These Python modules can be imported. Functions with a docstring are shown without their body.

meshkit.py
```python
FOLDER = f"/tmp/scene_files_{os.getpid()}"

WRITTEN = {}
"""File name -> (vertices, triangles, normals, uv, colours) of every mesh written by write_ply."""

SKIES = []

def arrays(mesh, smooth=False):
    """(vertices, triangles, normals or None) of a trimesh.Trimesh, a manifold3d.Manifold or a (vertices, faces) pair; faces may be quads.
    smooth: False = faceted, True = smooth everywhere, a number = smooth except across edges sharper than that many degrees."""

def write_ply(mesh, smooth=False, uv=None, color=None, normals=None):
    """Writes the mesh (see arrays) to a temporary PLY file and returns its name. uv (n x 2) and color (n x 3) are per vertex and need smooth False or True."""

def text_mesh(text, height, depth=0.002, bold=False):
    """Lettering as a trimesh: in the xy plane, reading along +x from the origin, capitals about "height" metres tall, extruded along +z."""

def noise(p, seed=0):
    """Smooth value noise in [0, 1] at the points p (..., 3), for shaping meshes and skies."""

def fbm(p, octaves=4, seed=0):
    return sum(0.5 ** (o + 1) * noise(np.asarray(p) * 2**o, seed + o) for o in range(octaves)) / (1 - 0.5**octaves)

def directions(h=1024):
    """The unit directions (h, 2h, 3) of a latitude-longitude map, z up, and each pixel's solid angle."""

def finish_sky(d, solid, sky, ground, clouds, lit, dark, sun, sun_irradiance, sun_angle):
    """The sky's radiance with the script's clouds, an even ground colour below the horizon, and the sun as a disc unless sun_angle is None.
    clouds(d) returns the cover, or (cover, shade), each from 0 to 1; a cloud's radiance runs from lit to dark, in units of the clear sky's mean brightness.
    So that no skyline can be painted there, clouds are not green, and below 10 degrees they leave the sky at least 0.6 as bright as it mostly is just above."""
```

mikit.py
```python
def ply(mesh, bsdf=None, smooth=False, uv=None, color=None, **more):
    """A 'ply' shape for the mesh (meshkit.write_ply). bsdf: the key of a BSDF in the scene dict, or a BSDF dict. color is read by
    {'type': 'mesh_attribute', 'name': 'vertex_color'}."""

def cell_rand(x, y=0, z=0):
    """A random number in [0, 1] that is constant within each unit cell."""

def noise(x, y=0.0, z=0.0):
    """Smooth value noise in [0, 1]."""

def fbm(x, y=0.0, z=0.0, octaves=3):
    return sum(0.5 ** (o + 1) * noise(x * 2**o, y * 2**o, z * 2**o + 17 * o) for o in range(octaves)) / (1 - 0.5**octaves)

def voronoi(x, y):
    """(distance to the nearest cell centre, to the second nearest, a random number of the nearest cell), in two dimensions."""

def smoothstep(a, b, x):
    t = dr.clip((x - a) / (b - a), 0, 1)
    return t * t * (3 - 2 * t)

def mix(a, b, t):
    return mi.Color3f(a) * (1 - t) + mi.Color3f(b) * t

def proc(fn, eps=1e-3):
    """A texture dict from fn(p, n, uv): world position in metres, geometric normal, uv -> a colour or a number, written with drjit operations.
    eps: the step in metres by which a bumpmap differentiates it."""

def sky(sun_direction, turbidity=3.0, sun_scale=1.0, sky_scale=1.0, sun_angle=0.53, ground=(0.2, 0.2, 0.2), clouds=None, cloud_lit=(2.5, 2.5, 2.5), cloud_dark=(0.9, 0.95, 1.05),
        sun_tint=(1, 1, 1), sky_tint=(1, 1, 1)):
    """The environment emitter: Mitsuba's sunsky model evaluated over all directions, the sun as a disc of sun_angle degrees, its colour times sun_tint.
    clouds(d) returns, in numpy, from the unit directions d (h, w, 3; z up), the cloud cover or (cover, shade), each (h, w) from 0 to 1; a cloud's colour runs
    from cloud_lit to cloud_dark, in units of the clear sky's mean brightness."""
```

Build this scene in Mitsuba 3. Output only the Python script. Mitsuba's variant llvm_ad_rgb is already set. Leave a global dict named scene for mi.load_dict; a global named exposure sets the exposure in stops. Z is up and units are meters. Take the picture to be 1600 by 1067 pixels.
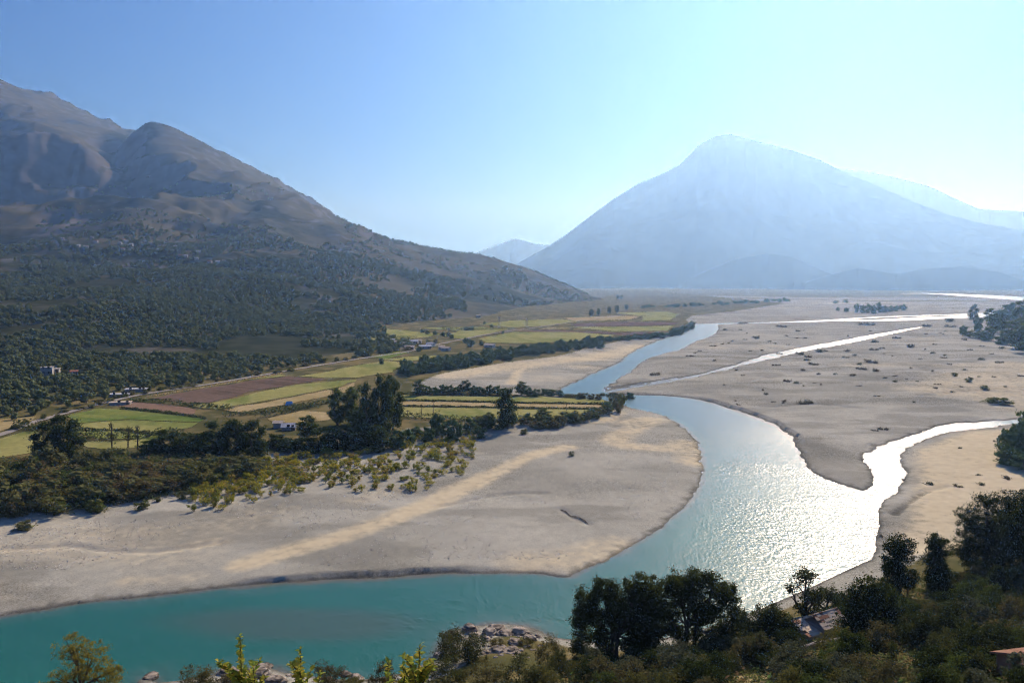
import math, random
import numpy as np, trimesh, shapely
from shapely.geometry import Polygon, LineString, Point
from shapely.ops import unary_union
from scipy.spatial import cKDTree
from scipy.interpolate import RBFInterpolator
import drjit as dr
import mitsuba as mi
import mikit, meshkit

T = mi.ScalarTransform4f
scene, labels = {}, {}

# ------------------------------------------------------------------ camera, sky, air, exposure
F, CX, CY, EYE = 1200.0, 800.0, 533.5, 55.0          # focal length in pixels of the 1600 wide picture
PITCH = math.atan(95.5 / F)
SUN_AZ, SUN_EL = math.radians(25.0), math.radians(33.0)
SUN = [math.sin(SUN_AZ) * math.cos(SUN_EL), math.cos(SUN_AZ) * math.cos(SUN_EL), math.sin(SUN_EL)]
exposure = 2.2
scene['camera'] = {'type': 'perspective', 'fov': math.degrees(2 * math.atan(800 / F)), 'fov_axis': 'x',
                   'near_clip': 0.3, 'far_clip': 40000.0,
                   'to_world': T().look_at(origin=[0, 0, EYE], target=[0, math.cos(PITCH), EYE - math.sin(PITCH)], up=[0, 0, 1]),
                   'medium': {'type': 'ref', 'id': 'haze_air'}}
scene['sky_light'] = mikit.sky(SUN, turbidity=2.0, ground=(0.16, 0.16, 0.14), sky_scale=0.62, sky_tint=(0.10, 0.41, 1.02), sun_tint=(0.89, 1.0, 1.30))
scene['haze_air'] = {'type': 'homogeneous', 'albedo': {'type': 'rgb', 'value': [0.88, 0.91, 0.98]},
                     'sigma_t': {'type': 'rgb', 'value': [0.000051, 0.000089, 0.000145]}, 'phase': {'type': 'hg', 'g': 0.6}}
scene['haze'] = {'type': 'cube', 'to_world': T().translate([1500, 7500, 768]).scale([14000, 9000, 790]),
                 'bsdf': {'type': 'null'}, 'interior': {'type': 'ref', 'id': 'haze_air'}}
labels['haze'] = {'label': 'pale blue haze filling the whole valley air', 'category': 'haze', 'kind': 'stuff'}

# ------------------------------------------------------------------ helpers
def ray(u, v):
    cx, cy = (u - CX) / F, -(v - CY) / F
    return np.array([cx, math.cos(PITCH) + cy * math.sin(PITCH), -math.sin(PITCH) + cy * math.cos(PITCH)])

def G(u, v, z=0.0):
    """the point at height z that is seen at (u, v): how far off things stand was read off the photograph"""
    d = ray(u, v)
    t = (z - EYE) / d[2]
    return np.array([d[0] * t, d[1] * t, z])

def A(u, v, y):
    """the point at distance y ahead seen at (u, v)"""
    d = ray(u, v)
    t = y / d[1]
    return np.array([d[0] * t, y, EYE + d[2] * t])

def poly(pts, z=0.0):
    return Polygon([G(u, v, z)[:2] for u, v in pts]).buffer(0)

def line(pts, z=0.0):
    return np.array([G(u, v, z)[:2] for u, v in pts])

def catmull(pts, n=6, closed=False):
    p = np.asarray(pts, float)
    if closed: q = np.vstack([p[-1], p, p[:2]])
    else: q = np.vstack([2 * p[0] - p[1], p, 2 * p[-1] - p[-2]])
    out = []
    for i in range(1, len(q) - 2):
        for t in np.arange(n) / n:
            a, b, c, d = q[i - 1:i + 3]
            out.append(0.5 * (2 * b + (c - a) * t + (2 * a - 5 * b + 4 * c - d) * t * t + (3 * b - a - 3 * c + d) * t ** 3))
    if not closed: out.append(p[-1])
    return np.array(out)

def sstep(a, b, x):
    t = np.clip((x - a) / (b - a), 0, 1)
    return t * t * (3 - 2 * t)

def nz(x, y, s, seed=0, octaves=4):
    return meshkit.fbm(np.stack([np.asarray(x) / s, np.asarray(y) / s, np.zeros_like(x)], -1), octaves, seed)

def ridged(x, y, s, seed=0, octaves=4):
    out, amp, tot = 0, 1.0, 0
    for o in range(octaves):
        k = 2 ** o
        out = out + amp * (1 - np.abs(2 * meshkit.noise(np.stack([x / s * k, y / s * k, np.zeros_like(x)], -1), seed + o) - 1))
        tot += amp; amp *= 0.5
    return out / tot

def smax(a, b, k):
    h = np.clip(0.5 + 0.5 * (a - b) / k, 0, 1)
    return b * (1 - h) + a * h + k * h * (1 - h)

def samples(pts, step):
    """points every step metres along a polyline"""
    p = np.asarray(pts, float)
    out = []
    for a, b in zip(p[:-1], p[1:]):
        n = max(1, int(np.linalg.norm(b - a) / step))
        out.append(a + (b - a) * (np.arange(n) / n)[:, None])
    out.append(p[-1:])
    return np.vstack(out)

def tag(key, label, cat=None, group=None, kind=None):
    d = labels.setdefault(key, {})
    d['label'] = label
    if cat: d['category'] = cat
    if group: d['group'] = group
    if kind: d['kind'] = kind

def structure(key, mesh, bsdf, label, smooth=False, uv=None):
    scene[key] = mikit.ply(mesh, bsdf, smooth=smooth, uv=uv)
    tag(key, label, None, None, 'structure')

# ------------------------------------------------------------------ water outlines (read from the photograph, laid on the water level z = 0)
left_bank = [(-260, 1010), (-120, 985), (0, 963), (60, 953), (130, 941), (200, 935), (260, 928), (330, 921), (400, 915), (470, 910), (540, 906), (620, 902), (700, 897),
             (760, 896), (820, 895), (855, 898), (884, 902), (905, 893), (935, 880), (970, 862), (1000, 845), (1030, 825), (1055, 805), (1075, 785), (1090, 762),
             (1097, 735), (1095, 705), (1085, 685), (1065, 665), (1040, 652), (1010, 643), (985, 638), (965, 636), (950, 634)]
up_left = [(925, 628), (895, 621), (868, 614), (873, 609), (900, 596), (935, 580), (965, 568), (985, 552), (1010, 540), (1040, 527), (1062, 519), (1085, 508)]
up_far = [(1110, 505.5), (1122, 508), (1121, 517), (1110, 526), (1085, 535), (1064, 546), (1040, 552), (1010, 562), (990, 577), (968, 592), (948, 604), (942, 611)]
right_bank = [(962, 616.5), (990, 617), (1030, 618), (1075, 622), (1110, 629), (1150, 642), (1190, 657), (1215, 668), (1238, 688), (1250, 705), (1258, 722),
              (1268, 736), (1292, 749), (1322, 760), (1345, 767), (1362, 772)]
right_low = [(1378, 785), (1374, 800), (1371, 830), (1366, 860), (1363, 885), (1350, 912), (1310, 940), (1250, 968), (1190, 985), (1140, 1003), (1080, 1018), (1000, 1030), (940, 1040), (890, 1035),
             (868, 1008), (845, 985), (800, 974), (740, 978), (700, 992), (678, 1030), (640, 1072), (600, 1082), (560, 1068), (500, 1074), (450, 1056), (425, 1043), (395, 1046), (350, 1046), (318, 1064), (262, 1080), (238, 1060), (215, 1062), (190, 1090), (0, 1130), (-260, 1200)]
MAIN = Polygon(np.vstack([catmull([G(u, v)[:2] for u, v in s], 5) for s in (left_bank, up_left, up_far, right_bank, right_low)])).buffer(0)
trib = [(1640, 645), (1585, 655), (1530, 660), (1490, 662), (1450, 671), (1420, 682), (1390, 692), (1365, 702), (1350, 712), (1358, 728), (1366, 745), (1362, 760), (1350, 775),
        (1365, 800), (1385, 780), (1396, 770), (1409, 755), (1412, 738), (1406, 720), (1411, 706), (1431, 691), (1460, 681), (1495, 673), (1540, 668), (1585, 662), (1640, 654)]
TRIB = Polygon(catmull([G(u, v)[:2] for u, v in trib], 5, True)).buffer(0)

def channel(pts, widths, z=0.0):
    """a channel along points seen at (u, v), its width in metres at each"""
    c = catmull([G(u, v, z)[:2] for u, v in pts], 6)
    w = np.interp(np.linspace(0, 1, len(c)), np.linspace(0, 1, len(widths)), widths)
    return unary_union([LineString(c[i:i + 2]).buffer(0.25 * (w[i] + w[i + 1])) for i in range(len(c) - 1)])
SMALL = channel([(950, 612), (1000, 603), (1060, 593), (1110, 582), (1160, 569), (1200, 558), (1250, 547), (1310, 536), (1370, 524), (1440, 511)], [3, 3.5, 4, 4, 6, 12, 15, 16, 14, 5])
FAR1 = channel([(1098, 507), (1150, 505), (1230, 503.5), (1300, 501), (1380, 500.5), (1450, 497), (1520, 494), (1600, 487), (1700, 478)], [30, 18, 20, 34, 40, 50, 50, 60, 60])
FAR2 = channel([(1262, 503), (1330, 498), (1400, 494.5), (1480, 492), (1560, 489)], [12, 16, 20, 24, 20])
FAR3 = channel([(1406, 459), (1450, 458.6), (1500, 460.5), (1535, 462.5), (1600, 467), (1700, 474)], [40, 80, 120, 160, 140, 120])
FAR4 = channel([(1570, 458), (1640, 458.5), (1800, 459)], [60, 120, 160])
CHANNELS = [('river', MAIN), ('stream', TRIB), ('stream_001', SMALL), ('stream_002', FAR1), ('stream_003', FAR2), ('stream_004', FAR3), ('stream_005', FAR4)]
WATER = unary_union([c[1] for c in CHANNELS]).buffer(0)

def boundary_points(g, near=0.7):
    out = []
    for p in getattr(g, 'geoms', [g]):
        for r in [p.exterior, *p.interiors]:
            c = np.array(r.coords)
            out.append(samples(c, near))
    return np.vstack(out)

class Dist:
    """signed distance to an outline, negative inside"""
    def __init__(self, g):
        self.g = g
        self.pts = boundary_points(g)
        self.tree = cKDTree(self.pts)
        shapely.prepare(g)
    def __call__(self, x, y):
        d = np.minimum(self.tree.query(np.stack([x, y], -1), distance_upper_bound=90, workers=-1)[0], 90)
        return np.where(shapely.contains_xy(self.g, x, y), -d, d)
water_d = Dist(WATER)

# floodplain terrace with the fields (z about 3)
TERRACE = poly([(-700, 830), (-300, 815), (0, 800), (60, 795), (160, 775), (260, 762), (400, 718), (520, 690), (640, 672), (760, 664), (830, 664), (880, 660), (930, 648), (962, 634), (968, 627),
                (945, 622), (880, 620), (780, 612), (700, 606), (655, 610), (660, 598), (700, 583), (800, 566), (880, 556), (940, 540), (1000, 527), (1060, 519), (1082, 505),
                (1075, 499), (1085, 493), (1150, 486), (1230, 474), (1000, 452), (700, 462), (300, 560), (-700, 640)], 3.0)
terrace_d = Dist(TERRACE)
SAND = [catmull(line(p, 1.0), 5) for p in (
    [(380, 880), (470, 855), (560, 830), (680, 785), (780, 738), (830, 715), (885, 702)],
    [(-100, 870), (30, 862), (200, 868), (330, 850)], [(980, 660), (1020, 655), (960, 690), (1040, 700), (1075, 690), (1085, 720)],
    [(690, 590), (760, 578), (850, 568), (940, 556), (1000, 540)], [(800, 600), (812, 580), (830, 572)], [(300, 900), (200, 905)],
    [(760, 670), (850, 668), (940, 658), (960, 645)], [(560, 785), (640, 760)], [(820, 875), (900, 868), (960, 845)])]
SAND_W = [4, 5, 6, 16, 4, 4, 5, 5, 6]
SAND_A = [1.0, 0.55, 0.8, 0.9, 0.8, 0.5, 0.8, 0.4, 0.6]
SANDY = poly([(1440, 700), (1520, 672), (1700, 660), (1800, 800), (1650, 880), (1480, 880), (1410, 870), (1425, 800), (1440, 745)], 1.0)
SANDY2 = poly([(1440, 590), (1520, 575), (1700, 560), (1800, 650), (1600, 645), (1500, 625), (1380, 610)], 1.0)
sandy_d, sandy2_d = Dist(SANDY), Dist(SANDY2)
sand_tree = [cKDTree(samples(s, 1.0)) for s in SAND]

# ------------------------------------------------------------------ land form
hill_pts = []
def nearer(y): return y if y < 1000 else 1000 + (y - 1000) * 0.76
def hp(y, *uv):
    hill_pts.extend(A(u, v, nearer(y)) for u, v in uv)
hp(3900, (-500, 20), (-300, 62), (-100, 105), (0, 137), (60, 163), (110, 184), (150, 201))
hp(3700, (175, 213))
hp(3150, (185, 214), (205, 201), (235, 192), (262, 200), (300, 222))
hp(3100, (340, 253), (400, 289), (430, 309))
hp(3000, (470, 335), (510, 354), (560, 369)); hp(2900, (620, 382), (690, 395)); hp(2800, (735, 402), (770, 402))
hp(2700, (800, 408), (840, 424)); hp(2550, (880, 444)); hp(2400, (915, 459)); hp(2280, (940, 466))
hp(2900, (227, 230)); hp(2720, (221, 268)); hp(2500, (215, 303)); hp(3260, (168, 231)); hp(2900, (178, 262)); hp(2560, (203, 311))
hp(3150, (120, 212), (60, 200)); hp(2700, (60, 240), (120, 245)); hp(2600, (-200, 235), (0, 250)); hp(2550, (90, 278), (150, 285), (260, 296), (330, 305)); hp(2700, (290, 262), (340, 285))
hp(2350, (-250, 320), (0, 318), (120, 318), (220, 322), (320, 330), (420, 345))
hp(1900, (-300, 360), (0, 352), (150, 345), (300, 350), (420, 372), (540, 396), (620, 412))
hp(1900, (690, 430)); hp(1950, (760, 438)); hp(2050, (840, 462))
hp(1500, (-300, 395), (0, 385), (150, 385), (300, 392), (450, 410), (560, 430), (640, 447)); hp(1650, (720, 458), (770, 470))
hp(1050, (-400, 440), (-100, 436), (100, 436), (300, 440), (450, 452), (560, 468))
hp(720, (-400, 492), (-100, 488), (100, 490), (300, 492), (450, 510), (520, 522))
hp(480, (-400, 570), (-100, 560), (100, 560), (250, 560)); hp(400, (200, 592), (100, 590))
for u, v in [(-500, 740), (-200, 705), (0, 668), (110, 640), (230, 612), (330, 597), (440, 579), (560, 560), (650, 546), (690, 530), (640, 515), (600, 512), (720, 500), (790, 488), (860, 478)]:
    hill_pts.append(G(u, v, 2.6))
for u, v in [(0, 760), (300, 690), (600, 640), (900, 560), (1000, 520), (800, 530), (950, 480), (-300, 790)]:
    hill_pts.append(G(u, v, -14.0))
hill_pts += [np.array(p, float) for p in [(0, 2600, -60), (300, 2300, -40), (500, 3200, -60), (-200, 3900, 60), (-1200, 4000, 380), (-1900, 4700, 600), (-3200, 5200, 700), (-4000, 3900, 1100), (-3600, 2600, 480), (-600, 4200, 100), (-1500, 5600, 300), (1000, 1800, -80), (600, 1000, -60), (300, 500, -50)]]
hill_pts = np.array(hill_pts)
hill_rbf = RBFInterpolator(hill_pts[:, :2] / 1000, hill_pts[:, 2], kernel='linear', smoothing=0.0)

near_pts = [(0, 0, 53.2), (-3, 3, 52.4), (3, 3, 52.6), (0, 7, 48.6), (-8, 6, 48), (8, 7, 49), (-40, 0, 53), (40, 0, 53), (-40, 14, 42), (40, 14, 44), (0, 18, 40.5), (-14, 25, 34), (-30, 30, 32), (20, 28, 36), (45, 40, 32), (0, 45, 24), (-30, 55, 18),
            (-50, 80, 6), (-20, 78, 8), (-90, 40, 30), (-100, 60, 16), (100, 40, 40), (120, 60, 28), (0, -20, 54), (-100, -20, 52), (100, -20, 54)]
for u, v, z in [(1100, 1075, 12), (900, 1070, 8), (760, 1075, 8), (1300, 1062, 18), (1300, 1030, 11), (1200, 1060, 13.5), (1450, 1060, 20), (1560, 1062, 23), (1450, 1000, 13), (1600, 1000, 14.5), (1750, 1000, 16), (1130, 1040, 6.5),
                (1290, 990, 5.5), (1220, 1010, 6), (1040, 1022, 2.2), (950, 1034, 2.0), (1120, 1010, 2.2), (1350, 960, 5.5), (1400, 910, 3.6), (1450, 900, 4.5), (1550, 880, 5.5), (1650, 860, 6), (1500, 930, 6.5), (1620, 930, 9), (1400, 985, 9),
                (1420, 868, 1.6), (1500, 850, 2.0), (1600, 830, 2.2), (700, 1030, 0.8), (740, 1000, 1.4), (800, 995, 1.8), (840, 1005, 1.4), (760, 1030, 3.5), (840, 1040, 3.5), (670, 1055, 0.8),
                (550, 1078, 0.9), (430, 1058, 0.9), (370, 1058, 1.2), (340, 1064, 0.9), (225, 1075, 0.8), (200, 1105, 0.8), (0, 1140, 0.8), (-260, 1210, 0.8)]:
    near_pts.append(G(u, v, z))
for u, v in [(600, 1000), (400, 990), (200, 1020), (0, 1040), (900, 950), (1100, 900), (1250, 850), (1300, 700), (1450, 780), (1600, 750), (1000, 700), (500, 850), (1800, 760)]:
    near_pts.append(G(u, v, -6.0))
near_pts = np.array(near_pts, float)
near_rbf = RBFInterpolator(near_pts[:, :2] / 100, near_pts[:, 2], kernel='linear')

CUT = cKDTree(samples(line([(350, 918), (400, 912), (500, 906), (620, 900), (700, 895), (800, 893), (860, 896)]), 1.0))
CUT2 = cKDTree(samples(line([(1100, 628), (1150, 641), (1190, 656), (1240, 672), (1300, 690)]), 1.0))

GROOVES = cKDTree(np.vstack([samples(catmull(line(p, 0.8), 4), 0.6) for p in (
    [(680, 795), (740, 783), (800, 773), (850, 772)], [(1428, 573), (1450, 583), (1472, 590)], [(1066, 556), (1105, 551), (1165, 549)], [(1150, 601), (1200, 591), (1255, 582), (1292, 574)],
    [(-60, 868), (60, 858), (110, 855), (170, 862), (250, 862), (340, 850)], [(878, 797), (895, 808), (920, 819)], [(965, 655), (958, 668), (980, 672), (1000, 668)], [(940, 606), (1000, 597), (1060, 588)],
    [(1180, 640), (1260, 632), (1340, 640)], [(1300, 560), (1400, 548), (1480, 540)], [(1440, 620), (1520, 612), (1600, 616)], [(1400, 800), (1440, 770), (1480, 760)])]))
CREST = cKDTree(samples(np.array([A(u, v, nearer(y))[:2] for u, v, y in [(-300, 62, 3900), (0, 137, 3900), (150, 201, 3900), (185, 214, 3150), (235, 192, 3150), (300, 222, 3150), (340, 253, 3100), (430, 309, 3100), (510, 354, 3000), (690, 395, 2900), (770, 402, 2800), (840, 424, 2700), (940, 466, 2280)]]), 20))
RAVINE = cKDTree(samples(np.array([A(u, v, nearer(y))[:2] for u, v, y in [(166, 226, 3300), (176, 245, 3050), (184, 270, 2850), (204, 308, 2540)]]), 10))

def height(x, y, fine=True):
    x, y = np.asarray(x, float), np.asarray(y, float)
    r = np.hypot(x, y)
    d = water_d(x, y)
    d = d + (2.4 * (nz(x, y, 7, 51, 3) - 0.5) + 0.9 * (nz(x, y, 1.6, 52, 2) - 0.5)) * np.clip(r / 200, 0.5, 2) * np.exp(-(d / 6) ** 2)
    xy = np.stack([x, y], -1)
    cq, ci = CUT.query(xy, distance_upper_bound=60)
    along = np.clip(ci / max(1, CUT.n - 1), 0, 1)
    cut = (1 - sstep(4, 14, np.minimum(cq, 60))) * sstep(0, 0.12, along) * sstep(1.0, 0.55, along)
    wob = 0.7 * (nz(x, y, 7, 45, 2) - 0.5) + 2.2 * (nz(x, y, 26, 46, 2) - 0.5)
    lump = nz(x, y, 60, 3) - 0.5
    base = 0.25 + 0.9 * (1 - np.exp(-np.maximum(d, 0) / 14)) + np.clip(d, 0, 60) / 60 * 0.5
    base = base + lump * sstep(3, 30, d) * 0.9 + (nz(x, y, 9, 5) - 0.5) * 0.22 * sstep(1, 8, d)
    steep = 0.25 * sstep(0, 1.5, d) + 0.62 * sstep(1.0 + wob, 2.5 + wob, d) + 0.35 * sstep(4, 20, d)
    out = np.where(cut > 0, base * (1 - cut) + steep * cut, base)
    cut2 = 1 - sstep(6, 18, np.minimum(CUT2.query(xy, distance_upper_bound=60)[0], 60))
    out = out * (1 - cut2) + cut2 * (0.15 * sstep(0, 2, d) + 1.0 * sstep(2.0, 3.2, d) + 0.15 * sstep(4, 30, d))
    h = np.where(d < 0, np.maximum(-2.0, d * 0.3) - 0.03, out - 0.25 * np.exp(-np.maximum(d, 0) / 0.6))
    gq, _ = GROOVES.query(xy, distance_upper_bound=20)
    gw = np.clip(r / 160, 0.8, 3.0)
    h = h - 0.38 * gw ** 0.5 * np.exp(-(np.minimum(gq, 20) / gw) ** 2) * (d > 1)
    td = terrace_d(x, y)
    t = sstep(7, -5, td)
    h = np.where(d > 0, h * (1 - t) + 3.0 * t, h)
    zl = hill_rbf(xy / 1000)
    hi = zl > -2
    if fine:
        wx, wy = x + 160 * (nz(x, y, 500, 21) - 0.5), y + 160 * (nz(x, y, 500, 22) - 0.5)
        amp = np.clip((zl - 10) / 260, 0, 1) * (0.30 + 0.70 * sstep(60, 420, np.minimum(CREST.query(xy, distance_upper_bound=500)[0], 500)))
        zl = zl + amp * ((ridged(wx, wy, 620, 31, 5) - 0.62) * 270 + (ridged(wx, wy, 210, 37, 4) - 0.62) * 55 + (nz(x, y, 160, 33) - 0.5) * 34)
        zl = zl + np.clip((zl - 3) / 20, 0, 1) * (nz(x, y, 240, 35) - 0.5) * 14
    rq, _ = RAVINE.query(xy, distance_upper_bound=400)
    zl = zl - 62 * np.exp(-(np.minimum(rq, 400) / 62) ** 2)
    k = np.clip(r / 400, 0.3, 6)
    h = np.where(hi, smax(h, zl, k), h)
    m = r < 420
    if m.any():
        zn = near_rbf(xy[m] / 100)
        zn = zn + np.clip(zn / 6, 0, 1) * (nz(x[m], y[m], 12, 41) - 0.5) * np.clip(r[m] / 60, 0, 1) * 2.0
        h[m] = smax(h[m], zn, 0.35)
    return h

# ------------------------------------------------------------------ materials
def rgb(*c): return {'type': 'rgb', 'value': list(c)}
def ground_color(p, n, uv):
    f = mikit.fbm(p.x * 0.05, p.y * 0.05, 0, 4)
    g = mikit.fbm(p.x * 0.6, p.y * 0.6, 3, 3)
    speck = mikit.noise(p.x * 3.4, p.y * 3.4, 7)
    speck2 = mikit.noise(p.x * 7.3, p.y * 7.3, 9)
    zone = 0.25 + 0.85 * mikit.smoothstep(0.35, 0.65, mikit.fbm(p.x * 0.018 + 0.01 * p.y, p.y * 0.05, 8, 4))
    gravel = mikit.mix((0.31, 0.303, 0.25), (0.465, 0.45, 0.375), f) * (0.80 + 0.2 * g + zone * (0.45 * (speck - 0.5) + 0.6 * (speck2 - 0.5))) * (1.06 - 0.18 * zone)
    sand = mikit.mix((0.53, 0.445, 0.285), (0.65, 0.565, 0.385), g)
    earth = mikit.mix((0.085, 0.085, 0.035), (0.19, 0.155, 0.07), mikit.smoothstep(0.3, 0.75, mikit.fbm(p.x * 0.12, p.y * 0.12, 5, 4)))
    damp = mikit.fbm(p.x * 0.03 + 0.012 * p.y + 0.6 * f, p.y * 0.085 - 0.01 * p.x, 12, 4)
    gravel = gravel * (0.80 + 0.26 * mikit.smoothstep(0.36, 0.52, damp))
    c = mikit.mix(gravel, sand, 0.85 * mikit.smoothstep(0.1, 1.0, uv.x * (0.55 + 0.9 * g) + 0.5 * (f - 0.5)))
    c = mikit.mix(c, earth, mikit.smoothstep(0.3, 0.7, uv.y + 0.6 * (g - 0.5)))
    c = mikit.mix(c, earth * 0.9, mikit.smoothstep(2300, 3100, p.y + 0.35 * p.x + 1400 * (mikit.fbm(p.x * 0.002, p.y * 0.0035, 15, 3) - 0.5)) * 0.9)
    wet = mikit.smoothstep(0.42, 0.10, p.z + 0.25 * (g - 0.5))
    return c * (1 - 0.5 * wet)
scene['ground_mat'] = {'type': 'twosided', 'bsdf': {'type': 'diffuse', 'reflectance': mikit.proc(ground_color)}}

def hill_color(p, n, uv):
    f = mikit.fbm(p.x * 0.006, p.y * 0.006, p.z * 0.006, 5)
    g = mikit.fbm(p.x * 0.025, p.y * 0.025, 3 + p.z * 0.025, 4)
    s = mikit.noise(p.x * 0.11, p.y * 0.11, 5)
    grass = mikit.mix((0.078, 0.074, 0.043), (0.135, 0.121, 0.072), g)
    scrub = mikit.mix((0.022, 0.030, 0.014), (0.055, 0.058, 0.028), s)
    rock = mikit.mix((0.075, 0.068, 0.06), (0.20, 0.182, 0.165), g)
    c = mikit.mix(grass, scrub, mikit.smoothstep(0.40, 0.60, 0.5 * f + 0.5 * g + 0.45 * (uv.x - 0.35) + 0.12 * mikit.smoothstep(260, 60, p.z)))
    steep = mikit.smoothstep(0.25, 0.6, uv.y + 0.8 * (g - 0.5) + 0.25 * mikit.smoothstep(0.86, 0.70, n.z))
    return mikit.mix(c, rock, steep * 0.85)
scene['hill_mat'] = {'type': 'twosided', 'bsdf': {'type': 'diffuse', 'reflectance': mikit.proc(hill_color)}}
scene['far_mat'] = {'type': 'twosided', 'bsdf': {'type': 'diffuse', 'reflectance': mikit.proc(lambda p, n, uv: mikit.mix((0.018, 0.021, 0.016), (0.034, 0.034, 0.026), mikit.fbm(p.x * 0.0016, p.y * 0.0016, p.z * 0.0016, 2)))}}

def wave(p, n, uv):
    x, y = p.x + 0.3 * p.y, p.y
    a = 0.5 * mikit.noise(x * 0.6, y * 0.6, 0) + 0.55 * mikit.noise(x * 2.2, y * 1.8, 3) + 0.32 * mikit.noise(x * 4.6, y * 3.8, 5)
    patch = mikit.smoothstep(0.35, 0.7, mikit.fbm(p.x * 0.03, p.y * 0.045, 11, 3))
    return a * (0.55 + 0.45 * patch)
def water_color(p, n, uv):
    f = mikit.fbm(p.x * 0.03, p.y * 0.06, 2, 3)
    far = mikit.smoothstep(150, 320, p.y)
    c = mikit.mix((0.011, 0.112, 0.086), (0.021, 0.145, 0.107), f)
    # a drowned gravel bar showing through in front of the left bank
    bx, by = (p.x + 34) / 26, (p.y - 118 + 0.05 * p.x) / 8
    bar = mikit.smoothstep(1.0, 0.35, dr.sqrt(bx * bx + by * by) + 0.7 * (f - 0.5))
    c = mikit.mix(c, (0.055, 0.10, 0.075), bar * 0.8)
    c = mikit.mix(c, (0.022, 0.10, 0.12), far)
    n2 = mikit.fbm(p.x * 0.25, p.y * 0.25, 4, 3)
    c = mikit.mix(c, (0.06, 0.135, 0.115), 0.7 * mikit.smoothstep(0.30, 0.02, uv.x + 0.15 * (n2 - 0.5)))
    return mikit.mix(c, (0.15, 0.135, 0.10), mikit.smoothstep(0.09, -0.02, uv.x + 0.07 * (n2 - 0.5)) * 0.9)
scene['water_mat'] = {'type': 'bumpmap', 'arbitrary': mikit.proc(wave, eps=0.05), 'scale': 0.125,
                      'bsdf': {'type': 'roughplastic', 'int_ior': 1.33, 'alpha': 0.085, 'distribution': 'ggx', 'diffuse_reflectance': mikit.proc(water_color)}}

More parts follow.
